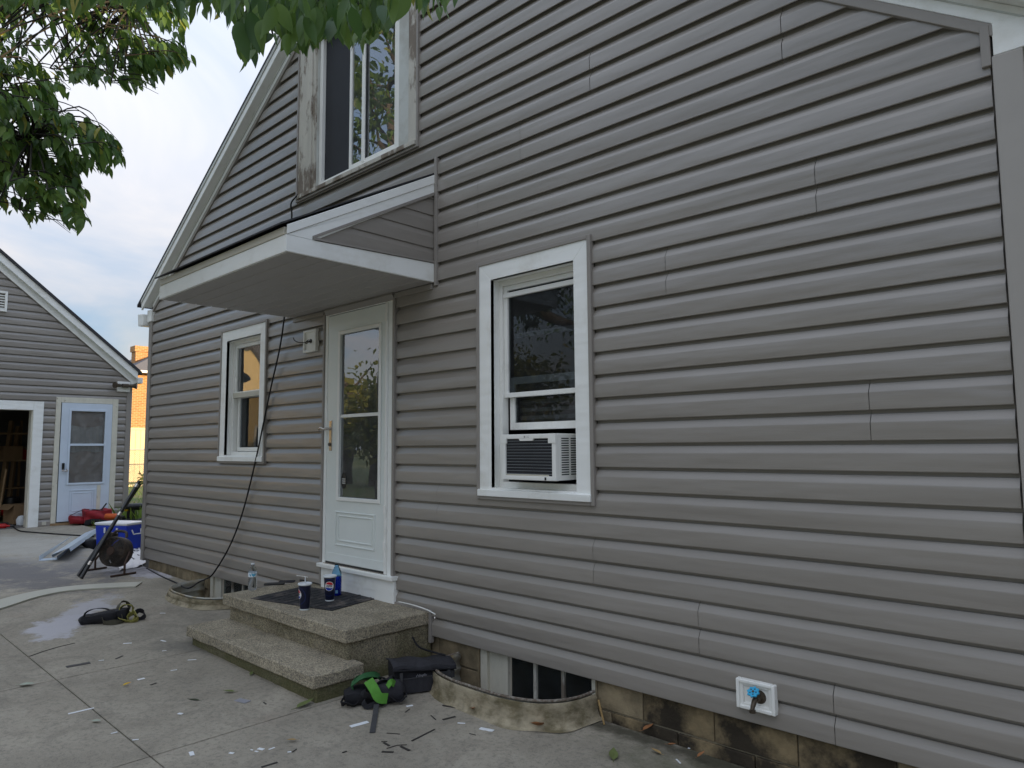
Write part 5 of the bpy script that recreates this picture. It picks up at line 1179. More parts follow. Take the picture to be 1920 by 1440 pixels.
for k in range(n):
    mb = MB(); z0 = zB+k*RW
    for (ya, za), (yb, zb) in zip(PROF, PROF[1:]):
        cuts = sorted([z for z in (zE, zO1, zD1) if min(za, zb)+z0 < z < max(za, zb)+z0], reverse=zb < za); seq = [za+z0]+cuts+[zb+z0]
        for a, b in zip(seq, seq[1:]):
            fa = (a-z0-za)/(zb-za); fb = (b-z0-za)/(zb-za); zm = (a+b)/2
            if zm > zA-.02: continue
            for p, q in giv(zm):
                e = lambda z: (yr_(z) if abs(q-yr_(zm)) < 1e-6 else q)
                f = lambda z: (yL+max(0, z-zE)/slope if p < yL+3 and abs(p-giv(zm)[0][0]) < 1e-6 and p < yO1-.5 else p)
                mb.quad((GXF-(ya+(yb-ya)*fa)-.012, f(a), a), (GXF-(ya+(yb-ya)*fa)-.012, e(a), a), (GXF-(ya+(yb-ya)*fb)-.012, e(b), b), (GXF-(ya+(yb-ya)*fb)-.012, f(b), b))
    for cmb in (gpieces(mb) if mb.f else []): cmb.build('siding_panel', 'siding', gar, smooth=32, recalc=False)
bx('corner_board', 'siding_trim', gar, GXF-.1, GXF+.022, yE-.085, yE+.01, zB-.01, zE-.08, bevel=.008)
def gr_(o0, o1, x0, x1, name, m, y1=None):
    ye = yE+.06
    f = lambda y: zE+(yE-y)*slope
    MB().prism([(ye, f(ye)+o0), (yA, f(yA)+o0), (yA, f(yA)+o1), (ye, f(ye)+o1)], 'x', x0, x1).build(name, m, gar)
gr_(-.02,.11, GXF+.01, GXF+.035, 'frieze_board', 'white_trim'); gr_(.111,.13, GXF+.01, GXF+.10, 'rake_soffit', 'white_trim'); gr_(.105,.24, GXF+.101, GXF+.122, 'rake_fascia', 'white_trim'); gr_(-.03,-.0201, GXF+.01, GXF+.03, 'rake_channel', 'siding_trim')
fz_ = lambda y: zE+(yE-y)*slope
MB().prism([(yE+.12, fz_(yE+.12)+.243), (yA, fz_(yA)+.243), (yA, fz_(yA)+.30), (yE+.12, fz_(yE+.12)+.30)], 'x', GXF-6.2, GXF+.15).build('roof', 'shingle', gar)
MB().prism([(2*yA-yE-.12, fz_(yE+.12)+.243), (yA-.001, fz_(yA)+.243), (yA-.001, fz_(yA)+.30), (2*yA-yE-.12, fz_(yE+.12)+.30)], 'x', GXF-6.2, GXF+.15).build('roof', 'shingle', gar)
MB().prism([(yE-.03, zE-.09), (yE+.06, zE-.09), (yE+.06, zE-.03), (yE-.03, zE+.02)], 'x', GXF+.008, GXF+.034).build('eave_return', 'white_trim', gar)
bx('gutter', 'white_trim', gar, GXF-6, GXF+.10, yE+.062, yE+.16, zE-.02, zE+.09, bevel=.01)
# overhead doorway trim
tw = .15
bx('door_casing', 'white_trim', gar, GXF+.008, GXF+.035, yO1-tw, yO1-.001, zB, zO1, bevel=.004); bx('door_casing', 'white_trim', gar, GXF+.008, GXF+.035, yL+.55, yO1-tw-.001, zO1-tw, zO1, bevel=.004)
bx('door_jamb', 'peel_cream', gar, GXF-.16, GXF+.008, yO1-tw-.02, yO1-tw+.002, zB, zO1-tw); bx('door_jamb', 'peel_cream', gar, GXF-.16, GXF+.008, yL+.55, yO1-tw-.02, zO1-tw-.002, zO1-tw+.02)
# weathered side door
cy0, cy1 = gq(109,870)[0], gq(206,870)[0]; zs0 = zB+.06
bx('door_casing', 'peel_cream', gar, GXF-.02, GXF+.018, yD0+.002, cy0-.001, zs0-.02, zD1-.002, bevel=.004); bx('door_casing', 'peel_cream', gar, GXF-.02, GXF+.018, cy1+.001, yD1-.002, zs0-.02, zD1-.002, bevel=.004)
zt = gq(155,756)[1]; bx('door_casing', 'peel_cream', gar, GXF-.02, GXF+.018, cy0, cy1, zt, zD1-.002, bevel=.004)
bx('threshold', 'wood', gar, GXF-.05, GXF+.03, yD0, yD1, zB, zs0-.021)
gy0, gy1 = gq(128,870)[0], gq(193,870)[0]; gz1 = gq(160,771)[1]; gz0 = gq(160,905)[1]; gm = gq(160,834)[1]
dl = MB()
dl.box(GXF-.015, GXF+.028, cy0+.012, gy0, zs0, zt-.004); dl.box(GXF-.015, GXF+.028, gy1, cy1-.004, zs0, zt-.004); dl.box(GXF-.015, GXF+.028, gy0, gy1, gz1, zt-.004); dl.box(GXF-.015, GXF+.028, gy0, gy1, zs0, gz0)
dl.build('door_leaf', 'blue_white', gar)
def yframe(mb, y0, y1, z0, z1, w_, x0, x1):
    mb.box(x0, x1, y0, y0+w_, z0, z1); mb.box(x0, x1, y1-w_, y1, z0, z1); mb.box(x0, x1, y0+w_, y1-w_, z0, z0+w_); mb.box(x0, x1, y0+w_, y1-w_, z1-w_, z1); return mb
yframe(MB(), gy0-.03, gy1+.03, gz0-.03, gz1+.03, .035, GXF+.029, GXF+.042).build('glazing_bead', 'blue_white', gar, bevel=.004)
bx('cross_bar', 'blue_white', gar, GXF+.005, GXF+.035, gy0, gy1, gm-.02, gm+.02, bevel=.003)
bx('pane', 'glass_lightened', gar, GXF+.002, GXF+.005, gy0, gy1, gz0, gz1)
bx('interior_panel', 'brown_board', gar, GXF-.14, GXF-.12, gy0-.1, gy1+.1, zs0, zt)
for i in range(5): bx('board', 'brown_board', gar, GXF-.119, GXF-.105, gy0-.05, gy1+.05, gz0-.02+i*.12, gz0+.09+i*.12)
cw_ = MB()
for i in range(10): cw_.quad((GXF-.06+.012*(i % 2), gy0+.01+i*(gy1-gy0-.02)/10, gm-.12-.02*math.sin(i)), (GXF-.06+.012*((i+1) % 2), gy0+.01+(i+1)*(gy1-gy0-.02)/10, gm-.12-.02*math.sin(i+1)), (GXF-.06+.012*((i+1) % 2), gy0+.01+(i+1)*(gy1-gy0-.02)/10, gm+.36-.05*math.sin((i+1)/10*PI)), (GXF-.06+.012*(i % 2), gy0+.01+i*(gy1-gy0-.02)/10, gm+.36-.05*math.sin(i/10*PI)))
cw_.build('curtain', 'blind_cloth', gar, smooth=60)
hexp = [(.0,-1),(1,0),(.0,1),(-1,0)]
yframe(MB(), gy0+.03, gy1-.12, zs0+.12, gz0-.12, .014, GXF+.0285, GXF+.036).build('panel_moulding', 'blue_white', gar, bevel=.004)
yframe(MB(), gy0+.07, gy1-.16, zs0+.17, gz0-.17, .01, GXF+.0285, GXF+.034).build('panel_moulding', 'blue_white', gar, bevel=.003)
bx('kick_strip', 'peel_cream', gar, GXF+.029, GXF+.033, gy1-.09, gy1-.03, zs0+.05, gz0-.05)
hy, hz = gq(117,880); bx('handle_plate', 'black_plastic', gar, GXF+.03, GXF+.05, hy-.02, hy+.02, hz-.02, hz+.11, bevel=.006)
MB().tube(catmull([(GXF+.05, hy, hz+.0), (GXF+.09, hy-.02, hz-.02), (GXF+.09, hy+.05, hz-.03), (GXF+.05, hy+.05, hz)], 4), .01, 8).build('handle', 'chrome', gar, smooth=60)
# louvred gable vent, floodlight
vy, vz0, vz1 = gq(13,565)[0], gq(8,585)[1], gq(8,547)[1]
yframe(MB(), vy-.45, vy, vz0, vz1, .035, GXF+.008, GXF+.05).build('vent_frame', 'white_vinyl', gar, bevel=.005)
for i in range(6): MB().box(-.002,.03,vy-.42,vy-.03,-.004,.004, TR(GXF+.015,0,vz0+.06+i*(vz1-vz0-.08)/6)@RY_(.6)).build('louvre', 'white_vinyl', gar)
ly_, lz_ = gq(233,725)
bx('light_base', 'white_vinyl', gar, GXF+.01, GXF+.05, ly_-.13, ly_+.09, lz_-.10, lz_+.09, bevel=.008)
for sg in (-1, 1): MB().lathe([(.03,0), (.035,.06), (.06,.12), (.055,.125)], 14, TR(GXF+.09, ly_-.02+sg*.08, lz_+.01)@RZ(-.5*sg)@RX_(-PI/2*sg)).build('lamp_head', 'brass_old', gar, smooth=40)
bx('motion_sensor', 'brass_old', gar, GXF+.05, GXF+.12, ly_-.07, ly_+.05, lz_-.02, lz_+.045, bevel=.01)
bx('foundation_vent', 'cream_trim', gar, GXF+.008, GXF+.02, yO1+.06, yD0-.06, zB+.02, zB+.08, bevel=.003)
# inside the garage
def gin(u, v, dx): p = xp(u, v, GXF-dx); return p
def gpt(u, v, dx): return tuple(float(c) for c in xp(u, v, GXF-dx))
for k, (u0, v0, u1, v1, dx, r, dxe) in enumerate(((0,905,12,880,1.2,.02,1.3), (2,870,22,790,2.6,.05,3.4), (20,850,34,800,2.9,.045,3.4))):
    a, b = gpt(u0, v0, dx), gpt(u1, v1, dxe); a = (a[0], a[1], zB+.005)
    MB().tube([a, b], r, 4).build('timber', 'wood', None, label=('thin pale stick leaning just inside the garage opening', 'thick timber leaning steeply deep inside the garage', 'short timber leaning beside the thick one in the garage')[k], cat='timber', group='timber leaning inside the garage')
sh = E('storage_shelf', (GXF-3.2, -.6, zB), 'dark storage shelf against the garage interior wall', 'shelf')
for z in (.5,1.05,1.6): bx('shelf_board', 'wood', sh, GXF-3.6, GXF-2.9, -2.4,.6, z, z+.03)
for y_ in (-2.4,-.9,.57): bx('post', 'wood', sh, GXF-3.6, GXF-3.56, y_, y_+.04, zB, 1.9); bx('post', 'wood', sh, GXF-2.94, GXF-2.9, y_, y_+.04, zB, 1.9)
def cbox(u, v, dx, w_, d_, h, m, lab, name, cat, z=None, rz=.2):
    p = gpt(u, v, dx); z = zB+.005 if z is None else z; e = E(name, (p[0], p[1], z), lab, cat); M = TR(p[0], p[1], z)@RZ(rz)
    MB().box(-d_/2, d_/2, -w_/2, w_/2, 0, h, M).build('box', m, e, bevel=.006)
    for s_, r_ in ((-1,.7), (1,-.7)): MB().box(-d_/2, d_/2, 0, w_*.35, 0, .006, M@TR(0, s_*w_/2, h)@(RX_(r_) if s_ > 0 else RX_(PI+.7))).build('flap', m, e)
    return e
cbox(38,965,1.0,.38,.4,.34,'cardboard','open cardboard box on the garage floor','cardboard_box','box'); cbox(18,852,3.0,.35,.3,.28,'cardboard','cardboard box on the garage shelf','cardboard_box','box',z=1.081)
cbox(30,868,3.2,.5,.35,.22,'tool_red','red tool case on the garage shelf','tool_case','case',z=1.081,rz=0)
def mower():
    p = gpt(22,955,2.0); e = E('push_mower', (p[0], p[1], zB), 'red machine with wheels deep in the dark garage', 'machine')
    MB().box(-.3,.3,-.26,.26,.08,.25, TR(p[0], p[1], zB)@RZ(.4)).build('deck', 'tool_red', e, bevel=.04)
    MB().lathe([(.14,0),(.15,.04),(.13,.16),(.06,.18)], 18, TR(p[0], p[1], zB+.25)).build('engine', 'black_plastic', e, smooth=40)
    for a in (-1,1):
        for b in (-1,1): MB().lathe([(.03,-.02),(.09,-.025),(.1,0),(.09,.025),(.03,.02)], 18, TR(p[0]+a*.26, p[1]+b*.27, zB+.1)@RX_(PI/2)).build('wheel', 'black_plastic', e, smooth=40)
mower()
drill(TR(*gpt(12,980,.35)[:2], zB+.006)@RZ(1.1)@TR(0,0,.035)@RX_(1.57), 'tool_red', 'red cordless drill on the garage threshold', 1.2)
p = gpt(40,975,.45); MB().lathe([(.02,0),(.07,.01),(.08,.1),(.05,.16),(.02,.17)], 16, TR(p[0], p[1], zB+.005)).build('plastic_jug', 'lid', None, smooth=50, label='pale plastic jug beside the cardboard box', cat='jug')
# ------------------------------------------------------------------ beyond the garage: fence, brick house
FXB = -33.
bh = E('brick_house', (-40, 8, gz(-40)), 'sunlit orange brick house with dark roof and chimney beyond the garage', 'house')
z0 = gz(-40)
def bq(u, v, x): p = xp(u, v, x); return float(p[1]), float(p[2])
ey_, ez_ = bq(238,694,-38)
bx('wall', 'brick_wall', bh, -46,-38, ey_+.2, ey_+9, z0, ez_)
MB().add([(-37.6, ey_-.1, ez_), (-46.4, ey_-.1, ez_), (-46.4, ey_+9.3, ez_), (-37.6, ey_+9.3, ez_), (-42, ey_+4.4, ez_+2.5), (-42, ey_+4.9, ez_+2.5)], [(0,3,2,1), (0,1,4), (0,4,5,3), (2,5,4,1), (3,5,2)]).build('roof', 'roof_far', bh)
cy_, cz_ = bq(266,650,-40); bx('chimney', 'brick_wall', bh, -40.4,-39.8, cy_-.36, cy_+.36, ez_, cz_); bx('chimney_cap', 'brick_wall', bh, -40.46,-39.74, cy_-.42, cy_+.42, cz_-.3, cz_)
MB().prism([(ey_+.9, ez_-.02), (ey_+2.2, ez_-.02), (ey_+2.2, ez_+.7)], 'x', -37.75,-37.5).build('dormer_trim', 'white_trim', bh)
bx('gutter', 'white_trim', bh, -37.62,-37.5, ey_-.1, ey_+9.3, ez_-.12, ez_-.005)
fn2 = E('board_fence', (-31, 6.6, gz(-31)), 'sunlit cream board fence in front of the brick house', 'fence')
fy, fzt = bq(252,803,-31); fz0 = gz(-31)
bx('rail', 'fence_cream', fn2, -31.06,-31.02, fy-1.5, fy+4, fzt-.06, fzt+.03)
for i in range(28): bx('board', 'fence_cream', fn2, -31.018,-31.0+R_.uniform(0,.006), fy-1.5+i*.195, fy-1.5+i*.195+.185, fz0, fzt-.07, bevel=.004)
cf = E('chain_link_fence', (-28, 5.8, gz(-28)), 'grey chain link fence in front of the cream board fence', 'fence')
cy2, czt = bq(252,843,-28); c0 = gz(-28)
MB().tube([(-28, cy2-2, czt), (-28, cy2+3.5, czt)], .022, 8).build('top_rail', 'chain', cf, smooth=60)
for yy in (cy2-2, cy2+.75, cy2+3.5): MB().tube([(-28, yy, c0), (-28, yy, czt+.04)], .028, 8).build('post', 'chain', cf, smooth=60)
mesh_ = MB(); H = czt-c0
for i in range(-16, 78):
    for s_ in (1,-1):
        ya = cy2-2+i*.07; a, b = (ya, ya+H*.9) ; pa, pb = ((a, c0), (b, czt)) if s_ > 0 else ((a, czt), (b, c0))
        lo, hi = cy2-2, cy2+3.5
        if pb[0] < lo or pa[0] > hi: continue
        t0_ = max(0, (lo-pa[0])/(pb[0]-pa[0])); t1_ = min(1, (hi-pa[0])/(pb[0]-pa[0]))
        P0 = [pa[j]+(pb[j]-pa[j])*t0_ for j in (0,1)]; P1 = [pa[j]+(pb[j]-pa[j])*t1_ for j in (0,1)]
        mesh_.tube([(-28+.004*s_, *P0), (-28+.004*s_, *P1)], .004, 3, cap=False)
mesh_.build('wire_mesh', 'chain', cf, kind='stuff')
MB().box(-27.5,-27.2, cy2-3, cy2+3.6, gz(-27)-.01, gz(-27)+.05).build('garden_edging', 'fence_cream', None, label='low pale edging at the back of the lawn', cat='edging')
# ------------------------------------------------------------------ foliage helpers
def leaves_mesh(name, items, m, n=4, parent=None, kind='stuff', curl=.18, fold=.28, wdt=.42):
    vs0, fs0 = leafmesh(n, fold, curl, wdt); V0 = np.array(vs0); nv = len(V0); Vs = []; Fs = []; tint = []
    rr = random.Random(len(items))
    for i, (p, d, s_, roll) in enumerate(items):
        d = Vector(d).normalized(); q = d.to_track_quat('X', 'Z').to_matrix()
        q = np.array(q@Matrix.Rotation(roll, 3, 'X'))
        Vs.append((V0*s_)@q.T+np.array(p)); Fs += [tuple(a+i*nv for a in f) for f in fs0]; tint += [rr.random()]*nv
    V = np.concatenate(Vs)
    me = bpy.data.meshes.new(name); me.from_pydata(V.tolist(), [], Fs); me.materials.append(MATS[m]); me.polygons.foreach_set('use_smooth', [True]*len(me.polygons))
    at = me.attributes.new('tint', 'FLOAT', 'POINT'); at.data.foreach_set('value', tint)
    o_ = bpy.data.objects.new(name, me); col.objects.link(o_); return fin(o_, parent, kind=kind)
rg = random.Random(21)
items = []
for _ in range(5200):
    t = rg.random()**1.3; x = -9.6-18*t; y = rg.uniform(.85, 1.2+8*t+1.5)
    if x < -14.1 and y < 1.9 : continue
    items.append(((x, y, gz(x)-.015), (rg.uniform(-.4,.4), rg.uniform(-.4,.4), 1), rg.uniform(.06,.14)+t*.06, rg.uniform(0, 6)))
for _ in range(260):
    x = rg.uniform(-14.2,-12.4); y = 1.35+rg.random()**2*.9
    items.append(((x, y, gz(x)-.015), (rg.uniform(-.5,.5), rg.uniform(-.5,.5), 1), rg.uniform(.2,.45), rg.uniform(0, 6)))
leaves_mesh('lawn_grass', items, 'blade', 2, wdt=.10, curl=.3)
bpy.data.objects['lawn_grass']['label'] = 'green lawn grass beside the garage'; bpy.data.objects['lawn_grass']['category'] = 'grass'
for j in range(3):
    sx_, sy_ = -26.6+.3*j, cy2-.9+j*.75
    sh_ = E('garden_plant', (sx_, sy_, gz(sx_)), ('leafy', 'dry', 'spreading')[j]+' low plant growing against the chain link fence', 'plant')
    it = []; stm = MB()
    for q in range(9):
        a = rg.uniform(0, 6.28); e = Vector((sx_+.22*math.cos(a), sy_+.3*math.sin(a), gz(sx_)+rg.uniform(.3,.62))); stm.tube([(sx_, sy_, gz(sx_)), e], .008, 4)
        for r_ in range(12): it.append((Vector((sx_, sy_, gz(sx_))).lerp(e, rg.uniform(.3,1)), (rg.uniform(-1,1), rg.uniform(-1,1), rg.uniform(-.3,.6)), rg.uniform(.07,.12), rg.uniform(0, 6)))
    leaves_mesh('foliage', it, 'shrub', 3, sh_); stm.build('stem', 'twig', sh_)
# ------------------------------------------------------------------ overhanging tree
tr = E('overhanging_tree', (-6.2,-7.6,gz(-6)), 'broadleaf tree whose dark leafy branches hang over the yard', 'tree')
TB_ = Vector((-6.2,-7.6,gz(-6)-.05)); FK = Vector((-6.0,-7.3,2.5))
MB().tube(catmull([TB_, TB_+Vector((.03,.05,.5)), TB_+Vector((.0,.1,1.4)), FK, FK+Vector((.1,.2,1.6)), FK+Vector((.0,.5,3.4))], 4), [.30-.22*i/20 for i in range(21)], 14).build('trunk', 'bark', tr, smooth=60)
limbs = []
def limb(pts, r0, r1, name='limb', m='bark'):
    P = catmull(pts, 6); MB().tube(P, [r0+(r1-r0)*i/(len(P)-1) for i in range(len(P))], 9).build(name, m, tr, smooth=60); limbs.append(P); return P
# limbs to the two groups of hanging branches in view and round the rest of the crown
nearL = limb([FK, (-4.6,-6.0,3.6), tuple(dp(250,-330,2.6)), tuple(dp(420,-120,2.1)), tuple(dp(640,-90,2.0)), tuple(dp(860,-100,1.95))], .10, .010)
farA = limb([FK+Vector((0,.1,.6)), (-6.6,-5.0,4.4), tuple(dp(-220,-120,5.0)), tuple(dp(60,-40,5.0)), tuple(dp(240,20,4.9))], .11, .012)
farB = limb([FK, (-7.0,-4.6,3.3), tuple(dp(-260,180,4.9)), tuple(dp(-90,225,4.7)), tuple(dp(60,262,4.5))], .09, .010)
for k, e in enumerate(((-9.5,-6.5,5.2), (-9.2,-4.6,6.3), (-5.0,-8.8,5.6), (-6.5,-10.5,5.4), (-9.8,-9.2,4.8))):
    s_ = FK+Vector((0,.15,.8+.3*k)); limb([s_, s_.lerp(Vector(e), .5)+Vector((0,0,.5)), e], .085, .015)
def inpoly(u, v, P):
    c = False; j = len(P)-1
    for i in range(len(P)):
        if (P[i][1] > v) != (P[j][1] > v) and u < (P[j][0]-P[i][0])*(v-P[i][1])/(P[j][1]-P[i][1])+P[i][0]: c = not c
        j = i
    return c
PA = [(-260,-200),(420,-200),(375,-20),(358,40),(356,75),(372,128),(345,132),(335,150),(310,160),(305,180),(275,168),(262,176),(236,180),(222,160),(200,170),(170,165),(150,150),(132,163),(110,150),(92,165),(72,150),(40,150),(20,162),(-40,165),(-260,165)]
PBp = [(-260,150),(-10,158),(60,168),(100,162),(143,182),(118,192),(105,205),(125,220),(150,240),(185,240),(205,262),(238,278),(230,292),(246,318),(205,316),(213,338),(178,322),(168,335),(180,352),(165,362),(176,382),(160,400),(182,430),(150,425),(141,452),(112,420),(90,415),(62,432),(40,395),(15,405),(0,385),(-20,420),(-260,430)]
HOLES = [(200,60,9), (255,95,8), (310,70,7), (170,120,9), (330,110,6), (60,60,10), (90,250,9), (150,270,8), (50,300,10), (190,290,7), (140,390,7), (90,380,8), (30,240,9), (118,58,16), (240,150,10), (40,120,14), (150,20,12), (120,320,12), (70,350,10), (100,300,8), (95,130,14), (60,200,10), (215,30,9), (290,120,6), (25,365,9)]
rt = random.Random(11); far = []; tw_ = MB(); hang = Vector((0,0,-1))
def sproutfar(poly, limbP, n, box, dmin, dmax, tips=()):
    k = 0; tries = 0; tips = list(tips)*2
    while k < n and tries < 8000:
        tries += 1
        u, v = rt.uniform(*box[0]), rt.uniform(*box[1])
        if tips: u, v = tips.pop(); u -= rt.uniform(6,14); v -= rt.uniform(10,20)
        elif not inpoly(u, v, poly): continue
        d = rt.uniform(dmin, dmax); tip = Vector(dp(u, v, d))
        u0, v0 = u-rt.uniform(45,110), v-rt.uniform(5,50); st_ = Vector(dp(u0, v0, d+rt.uniform(-.25,.25)))
        near_ = min(limbP, key=lambda q: (q-st_).length)
        if (near_-st_).length < 1.3: tw_.tube(catmull([near_, near_.lerp(st_, .6)+Vector((0,0,.05)), st_], 3), [.007,.0065,.006,.0055,.005,.005,.0045], 4)
        P = catmull([st_, st_.lerp(tip, .55)+Vector((0,0,.04)), tip], 4)
        tw_.tube(P, [.0045-.0032*i/(len(P)-1) for i in range(len(P))], 4)
        for j in range(15):
            t = rt.uniform(.1, 1); i = min(int(t*(len(P)-1)), len(P)-2); p = P[i].lerp(P[i+1], t*(len(P)-1)-i)
            ax = (P[i+1]-P[i]).normalized(); s_ = rt.choice((-1,1)); side = ax.cross(Vector((0,0,1))).normalized()*s_
            dr_ = (ax*.55+side*rt.uniform(.2,.9)+Vector((0,0,-rt.uniform(.35,1.2)))).normalized(); L_ = rt.uniform(.075,.115)
            p = p+dr_*.02+Vector((rt.uniform(-.02,.02), rt.uniform(-.02,.02), rt.uniform(-.03,.02)))
            ut, vt, _ = pix(p+dr_*L_)
            if not inpoly(ut, vt, poly) and ut > -10: continue
            if any((ut-a)**2+(vt-b)**2 < r*r for a, b, r in HOLES): continue
            far.append((p, dr_, L_, rt.uniform(-.7,.7)))
        k += 1
sproutfar(PA, farA, 240, ((-120,372),(-150,180)), 4.3, 5.8, ((368,126),(354,75),(303,176),(236,176),(340,140),(262,172),(356,40),(200,168),(130,160),(90,160),(345,110),(330,148)))
sproutfar(PBp, farB, 185, ((-120,246),(160,450)), 4.0, 5.0, ((242,315),(240,300),(210,335),(205,265),(140,183),(179,428),(140,448),(174,382),(62,428),(232,285),(185,243),(222,308),(150,240)))
# near branch: large leaves hanging into the top of the view
OUT = [(-50,18),(40,26),(90,14),(140,38),(170,10),(250,30),(300,22),(330,12),(352,55),(372,22),(395,52),(420,52),(445,64),(457,140),(470,118),(484,128),(500,62),(512,70),(530,112),(545,95),(562,106),(585,108),(608,90),(640,86),(664,100),(690,84),(720,78),(745,30),(775,20),(800,48),(815,30),(836,46),(850,10),(905,4)]
def outl(u):
    for (a, b), (c, d) in zip(OUT, OUT[1:]):
        if a <= u <= c: return b+(d-b)*(u-a)/(c-a)
    return -60
near = []
lm = {}
def near_leaf(maxn):
    tries = 0
    while len(near) < maxn and tries < 30000:
        tries += 1
        u = rt.choice((rt.uniform(340,860), rt.uniform(430,740), rt.uniform(-30,360)))
        v = outl(u)-abs(rt.gauss(0, 1))*(55 if u > 330 else 35); d = rt.uniform(1.35,2.3) if u > 330 else rt.uniform(1.5,2.2)
        if v > outl(u): continue
        tip = Vector(dp(u, v, d)); dr_ = Vector((rt.gauss(0,.32), rt.gauss(0,.32), -1)).normalized(); L_ = rt.uniform(.052,.086)
        b = tip-dr_*L_
        u2, v2, _ = pix((tip+b)/2)
        if v2 > outl(u2)+4 or v < -130: continue
        near.append((b, dr_, L_, rt.uniform(-1.6,1.6)))
near_leaf(820)
vis = sorted(near, key=lambda q: -pix(q[0]+q[1]*q[2])[1])
big, rest = vis[:285], vis[285:]
# twigs carrying them
for q in near[::2]:
    p = q[0]; n_ = min(nearL, key=lambda a: (a-p).length)
    if (n_-p).length < .55: tw_.tube(catmull([n_, n_.lerp(p, .5)+Vector((0,0,.03)), p], 2), [.004,.0035,.003,.0025,.0018], 4)
me_l = [leafme('leaf', 'leaf', c_, f_, 7) for c_, f_ in ((.12,.25), (.25,.35), (.05,.15))]
for b, dr_, L_, roll in big:
    M = TR(*b)@dr_.to_track_quat('X', 'Z').to_matrix().to_4x4()@RX_(roll)@Matrix.Scale(L_, 4)
    inst(rt.choice(me_l), 'leaf', M, tr)
# the rest of the crown, above and behind the camera
crown = []
for P in limbs[3:]:
    e = P[-1]
    for _ in range(800):
        a = Vector((rt.gauss(0,1), rt.gauss(0,1), rt.gauss(0,.75)))*.85; p = e+a
        if p.y > -3.5: p.y = -3.5-abs(p.y+3.5)
        crown.append((p, (rt.uniform(-1,1), rt.uniform(-1,1), -rt.uniform(.2,1.4)), rt.uniform(.10,.15), rt.uniform(-1,1)))
leaves_mesh('crown', far+[(q[0], q[1], q[2], q[3]) for q in rest]+crown, 'leaf', 5, tr, wdt=.37)
tw_.build('twigs', 'twig', tr, kind='stuff')
# ------------------------------------------------------------------ what the glass reflects: trees, a cream house; and an unseen house added to shade the yard
def back_tree(x, y, h, lab, seed, bare=False):
    rb = random.Random(seed); t = E('yard_tree', (x, y, gz(x)), lab, 'tree', None); z0 = gz(x)
    MB().tube([(x, y, z0-.1), (x+.1, y, z0+h*.4), (x+.05, y+.1, z0+h*.8)], [.22,.16,.05], 10).build('trunk', 'bark', t, smooth=60)
    br = MB(); it = []
    for k in range(26):
        a = rb.uniform(0, 6.28); zb = z0+h*rb.uniform(.25 if h < 8 else .42,.75 if h < 8 else .85); L_ = h*rb.uniform(.16,.33)*(1.15-(zb-z0)/h*.5)
        e = Vector((x+L_*math.cos(a), y+L_*math.sin(a), zb+L_*rb.uniform(.3,.9))); br.tube([(x+.05, y, zb), e], [.05,.012], 5)
        for _ in range(18 if bare else 120 if h < 10 else 260):
            p = Vector((x, y, zb)).lerp(e, rb.uniform(.45,1.05))+Vector((rb.gauss(0,.38), rb.gauss(0,.38), rb.gauss(0,.3)))
            it.append((p, (rb.uniform(-1,1), rb.uniform(-1,1), rb.uniform(-1,.3)), rb.uniform(.16,.28), rb.uniform(-1,1)))
    br.build('branches', 'bark', t); leaves_mesh('crown', it, 'leaf_back' if h < 8 else 'leaf', 3, t, wdt=.6)
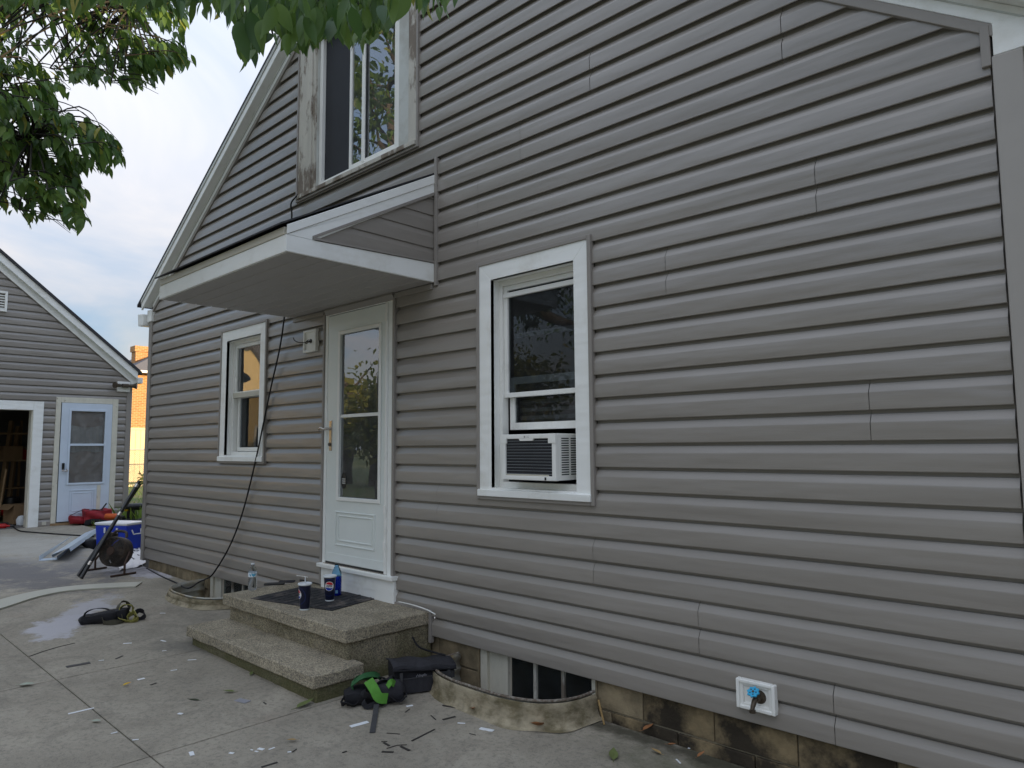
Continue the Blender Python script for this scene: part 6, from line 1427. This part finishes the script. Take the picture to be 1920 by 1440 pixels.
for k, (x, y, h, lab, b) in enumerate(((-21.0,-12.0,4.1,'round leafy yard tree across from the storm door',False), (-19.0,-13.5,4.7,'broad leafy yard tree beside the round one',False), (-23.2,-12.2,5.2,'thin sparsely leaved tree across the yard',True), (-17.0,-15,5.0,'leafy tree further back across the yard',False), (-13.5,-17,5.0,'bushy tree at the back of the yard',False), (-9,-15,7.2,'leafy tree in the row facing the house, beside the bushy one',False), (-5.2,-16.5,7.8,'taller leafy tree in the row facing the house',False), (-1.4,-15.5,6.8,'low leafy tree in the row facing the house',False), (2.6,-16,7.6,'leafy tree ending the row facing the house',False), (-38,-16.5,9.5,'tall dark tree behind the cream house',False), (-42,-17.5,9.5,'full green tree further behind the cream house',False), (-15.5,-8.3,14.5,'tall dense tree at the side of the yard',False))):
    back_tree(x, y, h, lab, 50+k, b)
nh = E('cream_house', (-33,-17,gz(-27)), 'sunlit cream sided house across the yard with steep gable', 'house')
yv = -12.0
bx('wall', 'yellow_siding', nh, -36.,-28.3, yv-2.5, yv, gz(-27), 4.1)
MB().prism([(-36,4.1), (-28.3,4.1), (-32.1,6.55)], 'y', yv-2.5, yv).build('gable', 'yellow_siding', nh)
MB().prism([(-36.5,3.8), (-32.1,6.6), (-27.8,3.8), (-27.8,4.0), (-32.1,6.85), (-36.5,4.0)], 'y', yv-2.8, yv+.2).build('roof', 'neighbour_roof', nh)
for x in (-34.2,-30.): bx('window', 'glass_dark', nh, x-.5, x+.5, yv, yv+.02, .8, 2.2); frame(MB(), x-.6, x+.6, .7, 2.3, .1,.1, yv+.001, yv+.05).build('window_frame', 'white_trim', nh)
n2_ = E('sun_block_house', (11,8,gz(5)), 'two-storey grey house added out of view to block the low sun', 'house'); z0 = gz(5)  # unseen, added and shaped to keep direct sun off the yard
bx('wall', 'sun_block_wall', n2_, 7.5,14,-7,10, z0, 3.9); bx('wall', 'sun_block_wall', n2_, 7.5,14,10.01,20, z0, 6.0); MB().prism([(7.1,3.8), (10.75,6.6), (14.4,3.8)], 'y', -7.4, 10.0).build('roof', 'neighbour_roof', n2_); MB().prism([(7.1,5.9), (10.75,9.8), (14.4,5.9)], 'y', 10.005, 20.4).build('roof', 'neighbour_roof', n2_)
for y in (-4,0,4,9,14):
    for z in ((1,) if y < 10 else (1,3.6)): bx('window', 'glass_dark', n2_, 7.47,7.499, y-.5, y+.5, z, z+1.3); yframe(MB(), y-.58, y+.58, z-.08, z+1.38, .08, 7.44,7.498).build('window_frame', 'white_trim', n2_)
